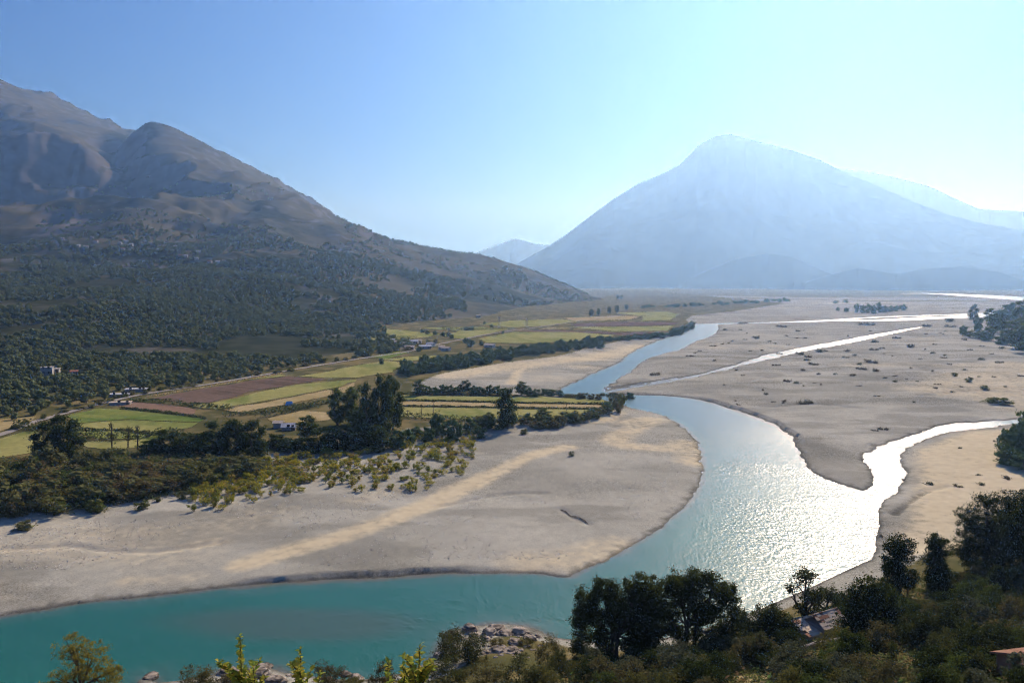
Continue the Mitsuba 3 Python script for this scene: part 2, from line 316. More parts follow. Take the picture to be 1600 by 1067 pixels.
# ------------------------------------------------------------------ ground and hill meshes
NC = 720
az = np.radians(np.linspace(-50, 50, NC))
rr = np.concatenate([np.geomspace(2, 80, 70)[:-1], np.geomspace(80, 420, 400)[:-1], np.geomspace(420, 1500, 260)[:-1], np.geomspace(1500, 6500, 200)[:-1], np.geomspace(6500, 15000, 12)])
gx = np.sin(az)[None, :] * rr[:, None]
gy = np.cos(az)[None, :] * rr[:, None]
back = gy < -1e9
Hh = height(gx.ravel(), gy.ravel()).reshape(gx.shape)
V = np.stack([gx, gy, Hh], -1).reshape(-1, 3)
i, j = np.meshgrid(np.arange(len(rr) - 1), np.arange(NC - 1), indexing='ij')
a = i * NC + j
Q = np.stack([a, a + 1, a + NC + 1, a + NC], -1)
zl = hill_rbf(V[:, :2] / 1000)
is_hill = ((zl > 4.0) & (V[:, 2] > 4.2) & (np.hypot(V[:, 0], V[:, 1]) > 330)).reshape(gx.shape)
hillq = is_hill[:-1, :-1] & is_hill[1:, 1:] & is_hill[:-1, 1:] & is_hill[1:, :-1]
LR = np.log(rr)

def ground_z(x, y):
    """height of the ground mesh at (x, y)"""
    x, y = np.asarray(x, float), np.asarray(y, float)
    fi = np.clip(np.interp(np.log(np.maximum(np.hypot(x, y), 2.0)), LR, np.arange(len(rr))), 0, len(rr) - 1.001)
    fj = np.clip((np.arctan2(x, y) - az[0]) / (az[1] - az[0]), 0, NC - 1.001)
    i0, j0 = fi.astype(int), fj.astype(int)
    a, b = fi - i0, fj - j0
    return (Hh[i0, j0] * (1 - b) + Hh[i0, j0 + 1] * b) * (1 - a) + (Hh[i0 + 1, j0] * (1 - b) + Hh[i0 + 1, j0 + 1] * b) * a

STEPS = np.geomspace(8, 12000, 1500)
def hit(u, v):
    """the first point of the ground on the line of sight through (u, v)"""
    d = ray(u, v)
    p = d[None] * STEPS[:, None] + [0, 0, EYE]
    below = p[:, 2] - ground_z(p[:, 0], p[:, 1])
    k = np.argmax(below < 0) if (below < 0).any() else len(STEPS) - 1
    if k == 0: return p[0]
    t0, t1, b0, b1 = STEPS[k - 1], STEPS[k], below[k - 1], below[k]
    q = d * (t0 + (t1 - t0) * b0 / (b0 - b1 + 1e-9)) + [0, 0, EYE]
    return np.array([q[0], q[1], float(ground_z(q[0], q[1]))])

def hpoly(pts):
    return Polygon([hit(u, v)[:2] for u, v in pts]).buffer(0)

xy = V[:, :2]
far = np.hypot(xy[:, 0], xy[:, 1])
# on the ground sheet uv carries (sandiness, plant cover); on the hillside (woodland and painted flank shade, bare rock)
sand = np.zeros(len(V))
for t, w, am in zip(sand_tree, SAND_W, SAND_A):
    sand = np.maximum(sand, am * sstep(w * 1.7, w * 0.1, np.minimum(t.query(xy, distance_upper_bound=60)[0], 60) + 0.35 * w * (nz(xy[:, 0], xy[:, 1], 14, 63) - 0.5)))
sand = np.maximum(sand, sstep(6, -6, sandy_d(xy[:, 0], xy[:, 1])) * 1.15)
sand = np.maximum(sand, sstep(25, -25, sandy2_d(xy[:, 0], xy[:, 1])) * 0.6)
sand = np.maximum(sand, sstep(0.55, 0.75, nz(xy[:, 0], xy[:, 1] * 1.6, 110, 61)) * 0.5)
veg = sstep(2, -8, terrace_d(xy[:, 0], xy[:, 1]))
veg = np.maximum(veg, np.where(far < 420, np.maximum(sstep(0.5, 1.5, near_rbf(xy / 100)) * sstep(-8, 2, xy[:, 0]) * sstep(54, 44, xy[:, 0]), sstep(1.8, 3.4, near_rbf(xy / 100))), 0))
UV = np.stack([sand, veg], -1)
gy_, gx_ = np.gradient(Hh)
slope = np.hypot(gy_ / np.gradient(rr)[:, None], gx_ / (rr[:, None] * (az[1] - az[0]))).ravel()
wood_shade = np.zeros(len(V)); rock = sstep(0.75, 1.25, slope)
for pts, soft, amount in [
        ([(165, 222), (200, 204), (236, 194), (228, 230), (222, 268), (216, 303), (206, 318), (185, 268)], 60, 1.0),  # left flank of the peak: its shade painted in as dark scrub colour
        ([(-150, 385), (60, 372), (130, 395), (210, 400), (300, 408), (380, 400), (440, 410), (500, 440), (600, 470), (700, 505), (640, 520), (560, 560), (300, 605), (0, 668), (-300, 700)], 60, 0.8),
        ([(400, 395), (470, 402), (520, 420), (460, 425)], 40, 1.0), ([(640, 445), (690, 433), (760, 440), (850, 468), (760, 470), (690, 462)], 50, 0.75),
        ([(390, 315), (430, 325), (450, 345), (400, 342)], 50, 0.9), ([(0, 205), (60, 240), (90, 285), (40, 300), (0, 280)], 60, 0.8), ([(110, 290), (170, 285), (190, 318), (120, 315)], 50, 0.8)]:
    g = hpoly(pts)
    wood_shade = np.maximum(wood_shade, amount * sstep(soft, -soft, Dist(g)(xy[:, 0], xy[:, 1])) if True else 0)
for pts, soft, amount in [([(0, 200), (60, 215), (110, 250), (90, 290), (0, 300)], 80, 0.6), ([(70, 345), (125, 340), (110, 360), (80, 362)], 40, 0.9)]:
    rock = np.maximum(rock, amount * sstep(soft, -soft, Dist(hpoly(pts))(xy[:, 0], xy[:, 1])))
HUV = np.stack([wood_shade, rock], -1)
def sub(q, uv=None):
    f = np.vstack([q[:, [0, 1, 2]], q[:, [0, 2, 3]]])[:, ::-1]
    used, inv = np.unique(f, return_inverse=True)
    m = trimesh.Trimesh(V[used], inv.reshape(-1, 3), process=False)
    return m, (UV if uv is None else uv)[used]
gm, guv = sub(Q[~hillq])
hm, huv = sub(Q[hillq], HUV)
structure('ground', gm, 'ground_mat', 'gravel, sand and earth of the wide valley floor and near river bank', smooth=True, uv=guv)
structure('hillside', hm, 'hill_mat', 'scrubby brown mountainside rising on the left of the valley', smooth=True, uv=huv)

def drape(g, step, lift):
    """a sheet over the outline g that follows the ground, in cells of this size"""
    x0, y0, x1, y1 = g.bounds
    xs, ys = np.arange(x0, x1, step), np.arange(y0, y1, step)
    X, Y = np.meshgrid(xs, ys)
    cells = shapely.box(X.ravel(), Y.ravel(), X.ravel() + step, Y.ravel() + step)
    shapely.prepare(g)
    cells = cells[shapely.intersects(g, cells)]
    vs, fs, at = [], [], 0
    for c in shapely.intersection(cells, g):
        for p in getattr(c, 'geoms', [c]):
            if p.geom_type != 'Polygon' or p.area < 1e-4: continue
            q = np.array(p.exterior.coords)[:-1]
            if not p.exterior.is_ccw: q = q[::-1]
            if len(q) <= 5:
                f = [[0, k, k + 1] for k in range(1, len(q) - 1)]
            else:
                q, f = trimesh.creation.triangulate_polygon(p, engine='earcut')
            vs.append(np.asarray(q)); fs.append(np.asarray(f) + at); at += len(q)
    v, f = np.vstack(vs), np.vstack(fs)
    m = trimesh.Trimesh(np.column_stack([v, ground_z(v[:, 0], v[:, 1]) + lift if lift is not None else np.zeros(len(v))]), f, process=False)
    flip = m.face_normals[:, 2] < 0
    m.faces[flip] = m.faces[flip][:, ::-1]
    return trimesh.Trimesh(m.vertices, m.faces, process=False)

for key, g in CHANNELS:
    gg = g.buffer(3.0)
    for k, o in CHANNELS:
        if k == key: break
        gg = gg.difference(o.buffer(2.99))
    gg = max(getattr(gg, 'geoms', [gg]), key=lambda q: q.area)
    m = drape(gg, 4.0 if key in ('river', 'stream') else 12.0, None)
    depth = np.clip(-Dist(g)(m.vertices[:, 0], m.vertices[:, 1]) / 20, -0.2, 1)
    wuv = np.column_stack([depth, np.full(len(depth), 0.0 if key == 'river' else 1.0)])
    lab = {'river': 'broad turquoise river with sparkling sunlit bend', 'stream': 'glittering side stream joining the river at the right',
           'stream_001': 'narrow shallow stream crossing the gravel plain', 'stream_002': 'long bright braid crossing the far gravel plain', 'stream_003': 'thin bright braid just beyond the longest far braid',
           'stream_004': 'shining wide braid below the far mountain', 'stream_005': 'farthest shining braid at the right edge'}[key]
    structure(key, m, 'water_mat', lab, uv=wuv)

# ------------------------------------------------------------------ far mountains
def mountain(key, sky, R, Rf, seed, amp, label, sub_az=0.12, conc=1.5, back=1.35):
    """a range with the outline SKY (u, v), its crest about R ahead, its foot Rf ahead"""
    P = np.array([A(u, v, R) for u, v in sky])
    azs = np.degrees(np.arctan2(P[:, 0], P[:, 1]))
    a = np.arange(azs[0], azs[-1], sub_az)
    t = np.concatenate([np.linspace(0, 1, 110), 1 + np.linspace(0, 1, 30)[1:] ** 1.3])
    aa, tt = np.meshgrid(np.radians(a), t, indexing='ij')
    zc = np.interp(np.degrees(aa), azs, P[:, 2])
    Rc = R / np.cos(aa); Rc = Rc * (1 + 0.10 * (nz(aa * 3000, tt * 0, 260, seed + 5) - 0.5) * np.minimum(1, 2 - tt))
    zc = zc * 1.0
    F_ = Rf / np.cos(aa) * (1 + 0.25 * (nz(aa * 3000, tt * 0, 300, seed + 7, 2) - 0.5))
    r = np.where(tt <= 1, F_ + (Rc - F_) * tt, Rc + (tt - 1) * (Rc * back - Rc))
    g = np.where(tt <= 1, tt ** conc, np.maximum(0, 1 - (tt - 1)) ** 1.4)
    x, y = np.sin(aa) * r, np.cos(aa) * r
    z = EYE * 1.0 + (zc - EYE) * (Rc / (R / np.cos(aa))) * g - (1 - g) * (EYE + 10.0)
    env = np.clip(4 * g * (1 - g), 0, 1) ** 0.7 * np.clip(zc / 600, 0.1, 1)
    z = z + env * amp * (ridged(x + 300 * nz(x, y, 900, seed), y, 1300, seed + 1, 5) - 0.6)
    z = z + amp * 0.02 * (nz(x, y, 130, seed + 3) - 0.5) * np.clip(zc / 600, 0.1, 1)
    n, m = aa.shape
    i, j = np.meshgrid(np.arange(n - 1), np.arange(m - 1), indexing='ij')
    a0 = (i * m + j).ravel()
    f = np.vstack([np.stack([a0, a0 + m, a0 + m + 1], -1), np.stack([a0, a0 + m + 1, a0 + 1], -1)])
    structure(key, trimesh.Trimesh(np.stack([x, y, z], -1).reshape(-1, 3), f, process=False), 'far_mat', label, smooth=True)
mountain('mountain', [(760, 442), (800, 418), (815, 408), (850, 389), (880, 370), (920, 340), (960, 310), (1000, 286), (1030, 274), (1060, 259), (1078, 242), (1090, 228), (1118, 213), (1140, 210), (1170, 218),
                      (1200, 226), (1240, 236), (1280, 250), (1320, 270), (1370, 290), (1420, 312), (1480, 335), (1540, 350), (1600, 360), (1700, 376), (1850, 392), (2000, 405)], 7200, 5000, 101, 220,
         'hazy blue pyramid mountain filling the right background', conc=1.25)
mountain('mountain_001', [(560, 430), (650, 420), (700, 410), (735, 399), (760, 389), (790, 378), (806, 373), (830, 380), (860, 384), (900, 400), (950, 430), (1000, 440)], 10500, 8500, 131, 200,
         'small pale peak showing in the valley gap at centre')
mountain('mountain_002', [(1200, 300), (1280, 262), (1350, 268), (1400, 278), (1450, 291), (1500, 314), (1530, 327), (1600, 331), (1700, 345), (1850, 350), (2000, 370)], 9300, 7800, 161, 200,
         'very faint pale ridge behind the hazy mountain at far right')
mountain('foothill', [(1060, 445), (1100, 425), (1150, 405), (1200, 396), (1240, 402), (1290, 425), (1330, 440), (1370, 446)], 5300, 4600, 191, 90, 'dim blue foothill under the hazy mountain')
mountain('foothill_001', [(1240, 448), (1290, 432), (1340, 419), (1400, 428), (1440, 421), (1500, 417), (1560, 425), (1600, 438), (1680, 430), (1800, 425), (1900, 440)], 4700, 4000, 221, 80, 'low dark foothill at the right end of the gravel plain')

# ------------------------------------------------------------------ naming and placing
used = {}
def numbered(name):
    n = used.get(name, 0); used[name] = n + 1
    return name if n == 0 else f'{name}_{n:03d}'

kinds = {}
def kind(name, **parts):
    """a shapegroup: part name -> shape dict"""
    scene['kind_' + name] = {'type': 'shapegroup', **parts}
    kinds[name] = parts

def put(name, k, p, s=1.0, rot=0.0, label=None, cat=None, group=None, key=None, sxyz=None):
    key = key or numbered(name)
    m = T().translate([float(p[0]), float(p[1]), float(p[2])]).rotate([0, 0, 1], float(rot))
    m = m.scale([float(q) for q in sxyz]) if sxyz is not None else m.scale(float(s))
    scene[key] = {'type': 'instance', 'to_world': m, 'shapegroup': {'type': 'ref', 'id': 'kind_' + k}}
    if label: tag(key, label, cat, group)
    return key

# ------------------------------------------------------------------ plants
scene['leaf_mat'] = {'type': 'principledthin', 'base_color': {'type': 'mesh_attribute', 'name': 'vertex_color'}, 'diff_trans': 0.9, 'roughness': 0.9, 'eta': 1.06, 'spec_trans': 0.0}
scene['bark_mat'] = {'type': 'twosided', 'bsdf': {'type': 'diffuse', 'reflectance': mikit.proc(lambda p, n, uv: mikit.mix((0.05, 0.04, 0.03), (0.15, 0.125, 0.10), mikit.fbm(p.x * 3, p.y * 3, p.z * 1.2, 3)))}}

def unit(rng, n):
    v = rng.normal(size=(n, 3))
    return v / np.linalg.norm(v, axis=1, keepdims=True)

def leaf_quads(c, size, rng, color, var=0.22, lift=0.35, shape=0.55, tone=None):
    """one small folded leaf (two triangles) at each centre"""
    n = len(c)
    a = unit(rng, n); a[:, 2] = a[:, 2] * 0.7 + lift * 0.3
    a /= np.linalg.norm(a, axis=1, keepdims=True)
    b = np.cross(a, unit(rng, n)); b /= np.linalg.norm(b, axis=1, keepdims=True) + 1e-9
    k = np.cross(a, b)
    sz = size * rng.uniform(0.6, 1.35, (n, 1))
    v = np.stack([c - a * sz * 0.5, c + b * sz * shape * 0.5 + k * sz * 0.12, c + a * sz * 0.5, c - b * sz * shape * 0.5 + k * sz * 0.12], 1).reshape(-1, 3)
    i = np.arange(n)[:, None] * 4
    f = np.concatenate([i + [0, 1, 2], i + [0, 2, 3]], 1).reshape(-1, 3)
    col = np.asarray(color)[None] * (1 + var * rng.normal(size=(n, 1))) * (1 + 0.10 * rng.normal(size=(n, 3)))
    if tone is not None: col = col * tone[:, None]
    return v, f, np.repeat(np.clip(col, 0.008, 0.6), 4, 0)

def crown(rng, lobes, clumps, per, size, spread, color, second=None, shell=0.4, var=0.2):
    """leaves in clumps through the volume of the lobes (cx, cy, cz, rx, ry, rz)"""
    lobes = np.asarray(lobes, float)
    w = (lobes[:, 3] * lobes[:, 4] * lobes[:, 5]) ** 0.75
    which = rng.choice(len(lobes), clumps, p=w / w.sum())
    c = lobes[which, :3] + unit(rng, clumps) * (rng.uniform(size=(clumps, 1)) ** shell) * lobes[which, 3:]
    rad = spread * rng.uniform(0.6, 1.5, (clumps, 1))
    pts = (c[:, None] + rng.normal(size=(clumps, per, 3)) * rad[:, None] * [0.62, 0.62, 0.48]).reshape(-1, 3)
    tone = np.repeat(np.clip(1 + 0.28 * rng.normal(size=clumps), 0.45, 1.7), per)
    col = np.asarray(color, float)[None].repeat(len(pts), 0)
    if second is not None:
        mixed = np.repeat(rng.uniform(size=clumps) < 0.35, per)
        col[mixed] = second
    v, f, cc = leaf_quads(pts, size, rng, (1, 1, 1), var, tone=tone)
    return (v, f, np.clip(cc * np.repeat(col, 4, 0), 0.006, 0.5)), c

def tube(pts, radii, sides=6):
    p = np.asarray(pts, float); r = np.broadcast_to(radii, len(p))
    t = np.gradient(p, axis=0); t /= np.linalg.norm(t, axis=1, keepdims=True) + 1e-9
    a = np.cross(t, [0.31, 0.9, 0.12]); a /= np.linalg.norm(a, axis=1, keepdims=True) + 1e-9
    b = np.cross(t, a); th = np.arange(sides) * 2 * np.pi / sides
    v = (p[:, None] + r[:, None, None] * (np.cos(th)[None, :, None] * a[:, None] + np.sin(th)[None, :, None] * b[:, None])).reshape(-1, 3)
    i, j = np.meshgrid(np.arange(len(p) - 1), np.arange(sides), indexing='ij')
    q = np.stack([i * sides + j, i * sides + (j + 1) % sides, (i + 1) * sides + (j + 1) % sides, (i + 1) * sides + j], -1).reshape(-1, 4)
    return v, np.vstack([q[:, [0, 1, 2]], q[:, [0, 2, 3]]])

def join(parts):
    at, vs, fs, cs = 0, [], [], []
    for q in parts:
        vs.append(q[0]); fs.append(np.asarray(q[1]) + at); at += len(q[0])
        if len(q) > 2: cs.append(q[2])
    return np.vstack(vs), np.vstack(fs), (np.vstack(cs) if cs else None)

def core(lobes, color, rng, k=0.72):
    """the dense inside of a crown: a rough lump in each lobe"""
    out = []
    for l in np.asarray(lobes, float):
        m = trimesh.creation.icosphere(1, 1.0)
        v = m.vertices * (1 + 0.22 * rng.normal(size=(len(m.vertices), 1))) * l[3:] * k + l[:3]
        out.append((v, m.faces, np.clip(np.asarray(color)[None] * (1 + 0.2 * rng.normal(size=(len(v), 1))), 0.008, 0.5)))
    return join(out)

def trunk(rng, lobes, base_r, fork=0.35, sides=6, limbs=None, lean=0.06):
    """a tapered trunk and limbs that run into the lobes"""
    lobes = np.asarray(lobes, float)
    top = lobes[:, 2].max()
    h = fork * top
    bend = rng.normal(size=(4, 3)) * [lean * top, lean * top, 0]
    spine = np.array([[0, 0, -0.4], [0, 0, 0.0], bend[0] * 0.3 + [0, 0, h * 0.5], bend[1] * 0.5 + [0, 0, h]])
    parts = [tube(spine, [base_r * 1.35, base_r * 1.1, base_r * 0.85, base_r * 0.7], sides)]
    for l in (lobes if limbs is None else lobes[rng.choice(len(lobes), limbs, replace=False)]):
        e = l[:3] + unit(rng, 1)[0] * l[3:] * 0.3
        m = spine[-1] * 0.45 + e * 0.55 + rng.normal(size=3) * 0.05 * top
        parts.append(tube([spine[-1] - [0, 0, 0.1 * h], m, e], [base_r * 0.5, base_r * 0.3, base_r * 0.08], max(4, sides - 1)))
    return join(parts)

LEAF_SUM = 1.75          # colours above are what one side reflects; the leaf material shares its colour between reflected and passed light
def leafy(v):
    return mikit.ply((v[0], v[1]), 'leaf_mat', smooth=False, color=np.clip(v[2] * LEAF_SUM, 0, 0.75))

def woody(v):
    return mikit.ply((v[0], v[1]), 'bark_mat', smooth=True)

def lobed(rng, n, height, width, low=0.3, squash=0.8, size=0.42):
    """n lobes that fill an egg of this height and width, its bottom at low * height"""
    out = []
    for k in range(n):
        t = (k + 0.5) / n
        z = height * (low + (0.94 - low) * t)
        half = 0.5 * width * math.sin(math.pi * (0.18 + 0.74 * t)) ** 0.7
        r = size * width * (1.05 - 0.45 * t) * rng.uniform(0.75, 1.1)
        a = k * 2.4 + rng.uniform(0, 1)
        d = max(0.0, half - r * 0.75)
        out.append((d * math.cos(a), d * math.sin(a), min(z, height - r * squash * 0.95), r, r, r * squash))
    return out

GREEN, DARK, OLIVE, YEL, WILLOW = (0.10, 0.132, 0.032), (0.048, 0.068, 0.019), (0.155, 0.172, 0.070), (0.42, 0.36, 0.045), (0.15, 0.155, 0.06)

def make_kinds():
    R = np.random.default_rng
    for k in range(4):                                        # olive trees, 5 m
        r = R(10 + k); L = lobed(r, 5, 5.0, 5.4, 0.28, 0.8, 0.36)
        c, _ = crown(r, L, 34, 9, 0.75, 0.55, OLIVE if k % 2 else (0.125, 0.142, 0.058), shell=0.5)
        c = join([c, core(L, (0.125, 0.14, 0.058), r)])
        kind(f'olive{k}', crown=leafy(c), trunk=woody(trunk(r, L, 0.22, 0.28, 5, 2)))
        c, _ = crown(r, L, 22, 6, 1.05, 0.6, OLIVE if k % 2 else (0.115, 0.132, 0.054), shell=0.5)
        c = join([c, core(L, (0.118, 0.132, 0.054), r, 0.8)])
        kind(f'far_olive{k}', crown=leafy(c))
    for k in range(4):                                        # rounded riverside trees, 7 m
        r = R(20 + k); L = lobed(r, 6, 7.0, 7.0, 0.12, 0.85, 0.36)
        c, _ = crown(r, L, 60, 14, 0.62, 0.62, [(0.085, 0.12, 0.045), (0.10, 0.135, 0.05), (0.065, 0.10, 0.036), (0.12, 0.135, 0.055)][k], shell=0.5)
        c = join([c, core(L, (0.075, 0.105, 0.04), r)])
        kind(f'round{k}', crown=leafy(c), trunk=woody(trunk(r, L, 0.25, 0.2, 5, 3)))
    for k in range(5):                                        # tall black poplars, 20 m
        r = R(30 + k); L = lobed(r, 10, 20.0, [9.5, 8, 11, 6, 10][k], 0.22, 1.05, 0.30)
        c, _ = crown(r, L, 250, 26, 0.62, 0.85, [DARK, GREEN, (0.045, 0.066, 0.022), GREEN, DARK][k], shell=0.5)
        c = join([c, core(L, (0.05, 0.068, 0.02), r, 0.55)])
        kind(f'poplar{k}', crown=leafy(c), trunk=woody(trunk(r, L, 0.5, 0.25, 7, 7, 0.02)))
    for k in range(4):                                        # willow shrubs, 3 m
        r = R(40 + k); L = lobed(r, 5, 3.0, 4.4, 0.12, 0.75, 0.34)
        c, _ = crown(r, L, 60, 22, 0.30, 0.34, [WILLOW, (0.12, 0.125, 0.042), GREEN, (0.16, 0.125, 0.06)][k], second=(0.17, 0.155, 0.05), shell=0.55)
        c = join([c, core(L, (0.105, 0.105, 0.04), r, 0.5)])
        kind(f'willow{k}', crown=leafy(c), trunk=woody(trunk(r, L, 0.10, 0.15, 4, 3)))
    for k in range(4):                                        # yellow young poplars, 2 m sprays
        r = R(50 + k)
        L = [(r.normal() * 0.45, r.normal() * 0.45, r.uniform(0.6, 1.5), 0.32, 0.32, 0.7) for _ in range(6)]
        c, _ = crown(r, L, 40, 9, 0.26, 0.22, [YEL, (0.33, 0.31, 0.045), (0.21, 0.23, 0.04), (0.40, 0.29, 0.07)][k], second=(0.25, 0.26, 0.04), shell=0.7)
        kind(f'spray{k}', crown=leafy(c), trunk=woody(join([tube([[0, 0, -0.1], [l[0], l[1], l[2]]], [0.04, 0.015], 4) for l in L])))
    for k in range(3):                                        # low dark piles of brush on the gravel, 1 m
        r = R(60 + k); L = [(r.normal() * 0.9, r.normal() * 0.4, 0.35, 0.8, 0.5, 0.4) for _ in range(4)]
        c, _ = crown(r, L, 26, 10, 0.34, 0.26, [(0.085, 0.078, 0.048), (0.10, 0.085, 0.06), (0.075, 0.082, 0.04)][k], shell=0.6)
        kind(f'brush{k}', crown=leafy(c), stem=woody(join([tube([[r.normal() * 0.8, r.normal() * 0.4, 0.05], [r.normal() * 1.3, r.normal() * 0.6, 0.5]], [0.08, 0.03], 4) for _ in range(7)])))
    for k in range(4):                                        # ground herbs
        r = R(70 + k)
        c = np.column_stack([r.normal(size=60) * 0.5, r.normal(size=60) * 0.5, np.abs(r.normal(size=60)) * 0.22])
        v = leaf_quads(c, 0.36, r, [(0.10, 0.10, 0.035), (0.06, 0.075, 0.025), (0.17, 0.13, 0.06), (0.045, 0.06, 0.02)][k], 0.3, 0.9, 0.4)
        kind(f'herb{k}', tuft=leafy(v))
    for k in range(5):                                        # garden shrubs and small trees of the near bank, 4 m
        r = R(80 + k); L = lobed(r, 6, 4.0, 4.4, 0.10, 0.8, 0.34)
        c, _ = crown(r, L, 120, 30, 0.26, 0.36, [(0.034, 0.048, 0.014), (0.075, 0.10, 0.026), (0.13, 0.125, 0.035), (0.085, 0.095, 0.055), (0.105, 0.095, 0.04)][k], shell=0.55)
        kind(f'shrub{k}', crown=leafy(c), trunk=woody(trunk(r, L, 0.12, 0.2, 5, 4)))
    for k in range(3):                                        # soft tamarisk like bushes, 3 m
        r = R(90 + k); L = lobed(r, 6, 3.0, 4.2, 0.08, 0.8, 0.33)
        c, _ = crown(r, L, 150, 34, 0.15, 0.30, [(0.12, 0.105, 0.035), (0.075, 0.085, 0.028), (0.10, 0.08, 0.035)][k], second=(0.07, 0.075, 0.025), shell=0.6)
        kind(f'tamarisk{k}', crown=leafy(c), trunk=woody(trunk(r, L, 0.08, 0.12, 5, 5)))
    r = R(95); L = [(0, 0, 4.6, .9, .9, 1.2), (1.1, 0, 3.2, .8, .8, .8), (-1.2, .3, 3.4, .9, .8, .9), (.4, -.5, 6.2, .8, .8, .9), (-.5, .2, 5.4, .7, .7, .8)]
    c, _ = crown(r, L, 46, 12, 0.34, 0.30, (0.05, 0.062, 0.02), shell=0.8)
    kind('open_tree', crown=leafy(c), trunk=woody(trunk(r, L, 0.16, 0.4, 6, None, 0.03)))
    for k in range(3):                                        # dark slim evergreens and dark rounded trees of the near bank, 8 m
        r = R(100 + k); L = lobed(r, 8, 8.0, [5.2, 4.2, 7.0][k], 0.16, 0.95, 0.33)
        c, _ = crown(r, L, 240, 34, 0.30, 0.42, [DARK, (0.04, 0.055, 0.02), (0.045, 0.058, 0.02)][k], shell=0.5)
        kind(f'dark{k}', crown=leafy(c), trunk=woody(trunk(r, L, 0.22, 0.22, 6, 6, 0.03)))
    r = R(110)                                                # bare dead tree, 8 m
    tw = [tube([[0, 0, -.3], [.1, 0, 2.5], [.3, .1, 5], [.1, 0, 7.8]], [.22, .18, .12, .03], 6)]
    for z in (2.6, 3.4, 4.3, 5.2, 6.1):
        a = r.uniform(0, 6.3); e = np.array([math.cos(a), math.sin(a), 0.9]) * r.uniform(1.2, 2.2)
        tw.append(tube([[.2, 0, z], [.2 + e[0] * .5, e[1] * .5, z + e[2] * .4], [.2 + e[0], e[1], z + e[2]]], [.09, .06, .02], 5))
    kind('dead', trunk=woody(join(tw)))
    sp, _ = crown(r, [(.2, 0, 4, 1.0, 1.0, 2.6), (.3, .2, 6.6, .8, .8, 1.2)], 40, 7, 0.32, 0.3, (0.06, 0.07, 0.03), shell=0.9)
    kind('thin_tree', crown=leafy(sp), trunk=woody(join(tw)))
make_kinds()
RNG = np.random.default_rng(7)
NATIVE = {'olive': 5.0, 'far_olive': 5.0, 'round': 7.0, 'poplar': 20.0, 'willow': 3.0, 'spray': 2.0, 'brush': 1.0, 'shrub': 4.0, 'tamarisk': 3.0, 'open_tree': 7.0, 'dark': 8.0, 'dead': 8.0, 'thin_tree': 8.0}
WIDE = {'olive': 5.4, 'far_olive': 5.4, 'round': 7.0, 'poplar0': 9.5, 'poplar1': 8, 'poplar2': 11, 'poplar3': 6, 'poplar4': 10, 'willow': 4.4, 'spray': 1.8, 'brush': 2.6, 'shrub': 4.4, 'tamarisk': 4.2, 'open_tree': 4.5, 'dark0': 5.2, 'dark1': 4.2, 'dark2': 7, 'dead': 3.0, 'thin_tree': 3.0}

def plant(name, k, u, v, h, w, label, cat='tree', group=None, sink=0.1):
    """a plant whose foot was seen at (u, v), h pixels tall and w wide there"""
    p = hit(u, v)
    base = k.rstrip('0123456789')
    m = np.linalg.norm(p - [0, 0, EYE]) / F
    sz, sw = h * m / NATIVE[base], w * m / WIDE.get(k, WIDE.get(base, 4.0))
    return put(name, k, p - [0, 0, sink * sz], rot=RNG.uniform(0, 360), label=label, cat=cat, group=group, sxyz=(sw, sw, sz))

# the tall trees among the fields
for k, u, v, h, w, lab in [
    ('poplar2', 77, 716, 66, 44, 'left half of the broad dark twin poplar beside the road at far left'), ('poplar0', 104, 715, 68, 44, 'right half of the broad dark twin poplar beside the road at far left'),
    ('poplar3', 527, 664, 66, 26, 'leftmost slim poplar of the tall group in the middle of the fields'), ('poplar1', 549, 662, 66, 28, 'second slim poplar from the left in the tall group'),
    ('poplar2', 574, 690, 106, 42, 'tall dark poplar at the centre of the big group in the fields'), ('poplar4', 598, 686, 113, 42, 'tallest dark poplar of the big group in the fields'),
    ('poplar0', 614, 672, 96, 32, 'rightmost poplar of the big group with bare lower trunk'), ('poplar1', 560, 694, 70, 34, 'shorter leafy poplar in front of the tall group'), ('poplar0', 590, 704, 50, 40, 'low dark poplar at the foot of the tall group'),
    ('poplar4', 793, 669, 72, 36, 'lone poplar standing by itself before the striped fields'),
    ('poplar2', 337, 716, 74, 52, 'left poplar of the dark clump between the left fields and the shrubs'), ('poplar4', 366, 714, 74, 50, 'middle poplar of the dark clump at left centre'), ('poplar0', 396, 716, 74, 46, 'right poplar of the dark clump at left centre'),
    ('poplar1', 480, 684, 40, 30, 'pale yellow green poplar beside the small white roof'), ('poplar3', 655, 617, 28, 20, 'small dark poplar at the left end of the hedge row behind the striped fields'),
    ('poplar2', 727, 614, 24, 21, 'round dark poplar in the hedge row behind the striped fields'), ('poplar1', 815, 617, 25, 20, 'tree just right behind the lone poplar'),
    ('poplar1', 765, 668, 28, 20, 'small tree left of the lone poplar'), ('poplar3', 850, 655, 20, 22, 'bushy tree on the near edge of the striped fields, right of the lone poplar')]:
    plant('poplar_tree', k, u, v, h, w, lab, 'tree', sink=4.2 if 'clump' in lab or 'low dark' in lab or 'shorter' in lab else 3.0 if 'twin' in lab else 2.0)
_ORD = ['first', 'second', 'third', 'fourth', 'fifth', 'sixth', 'seventh', 'last']
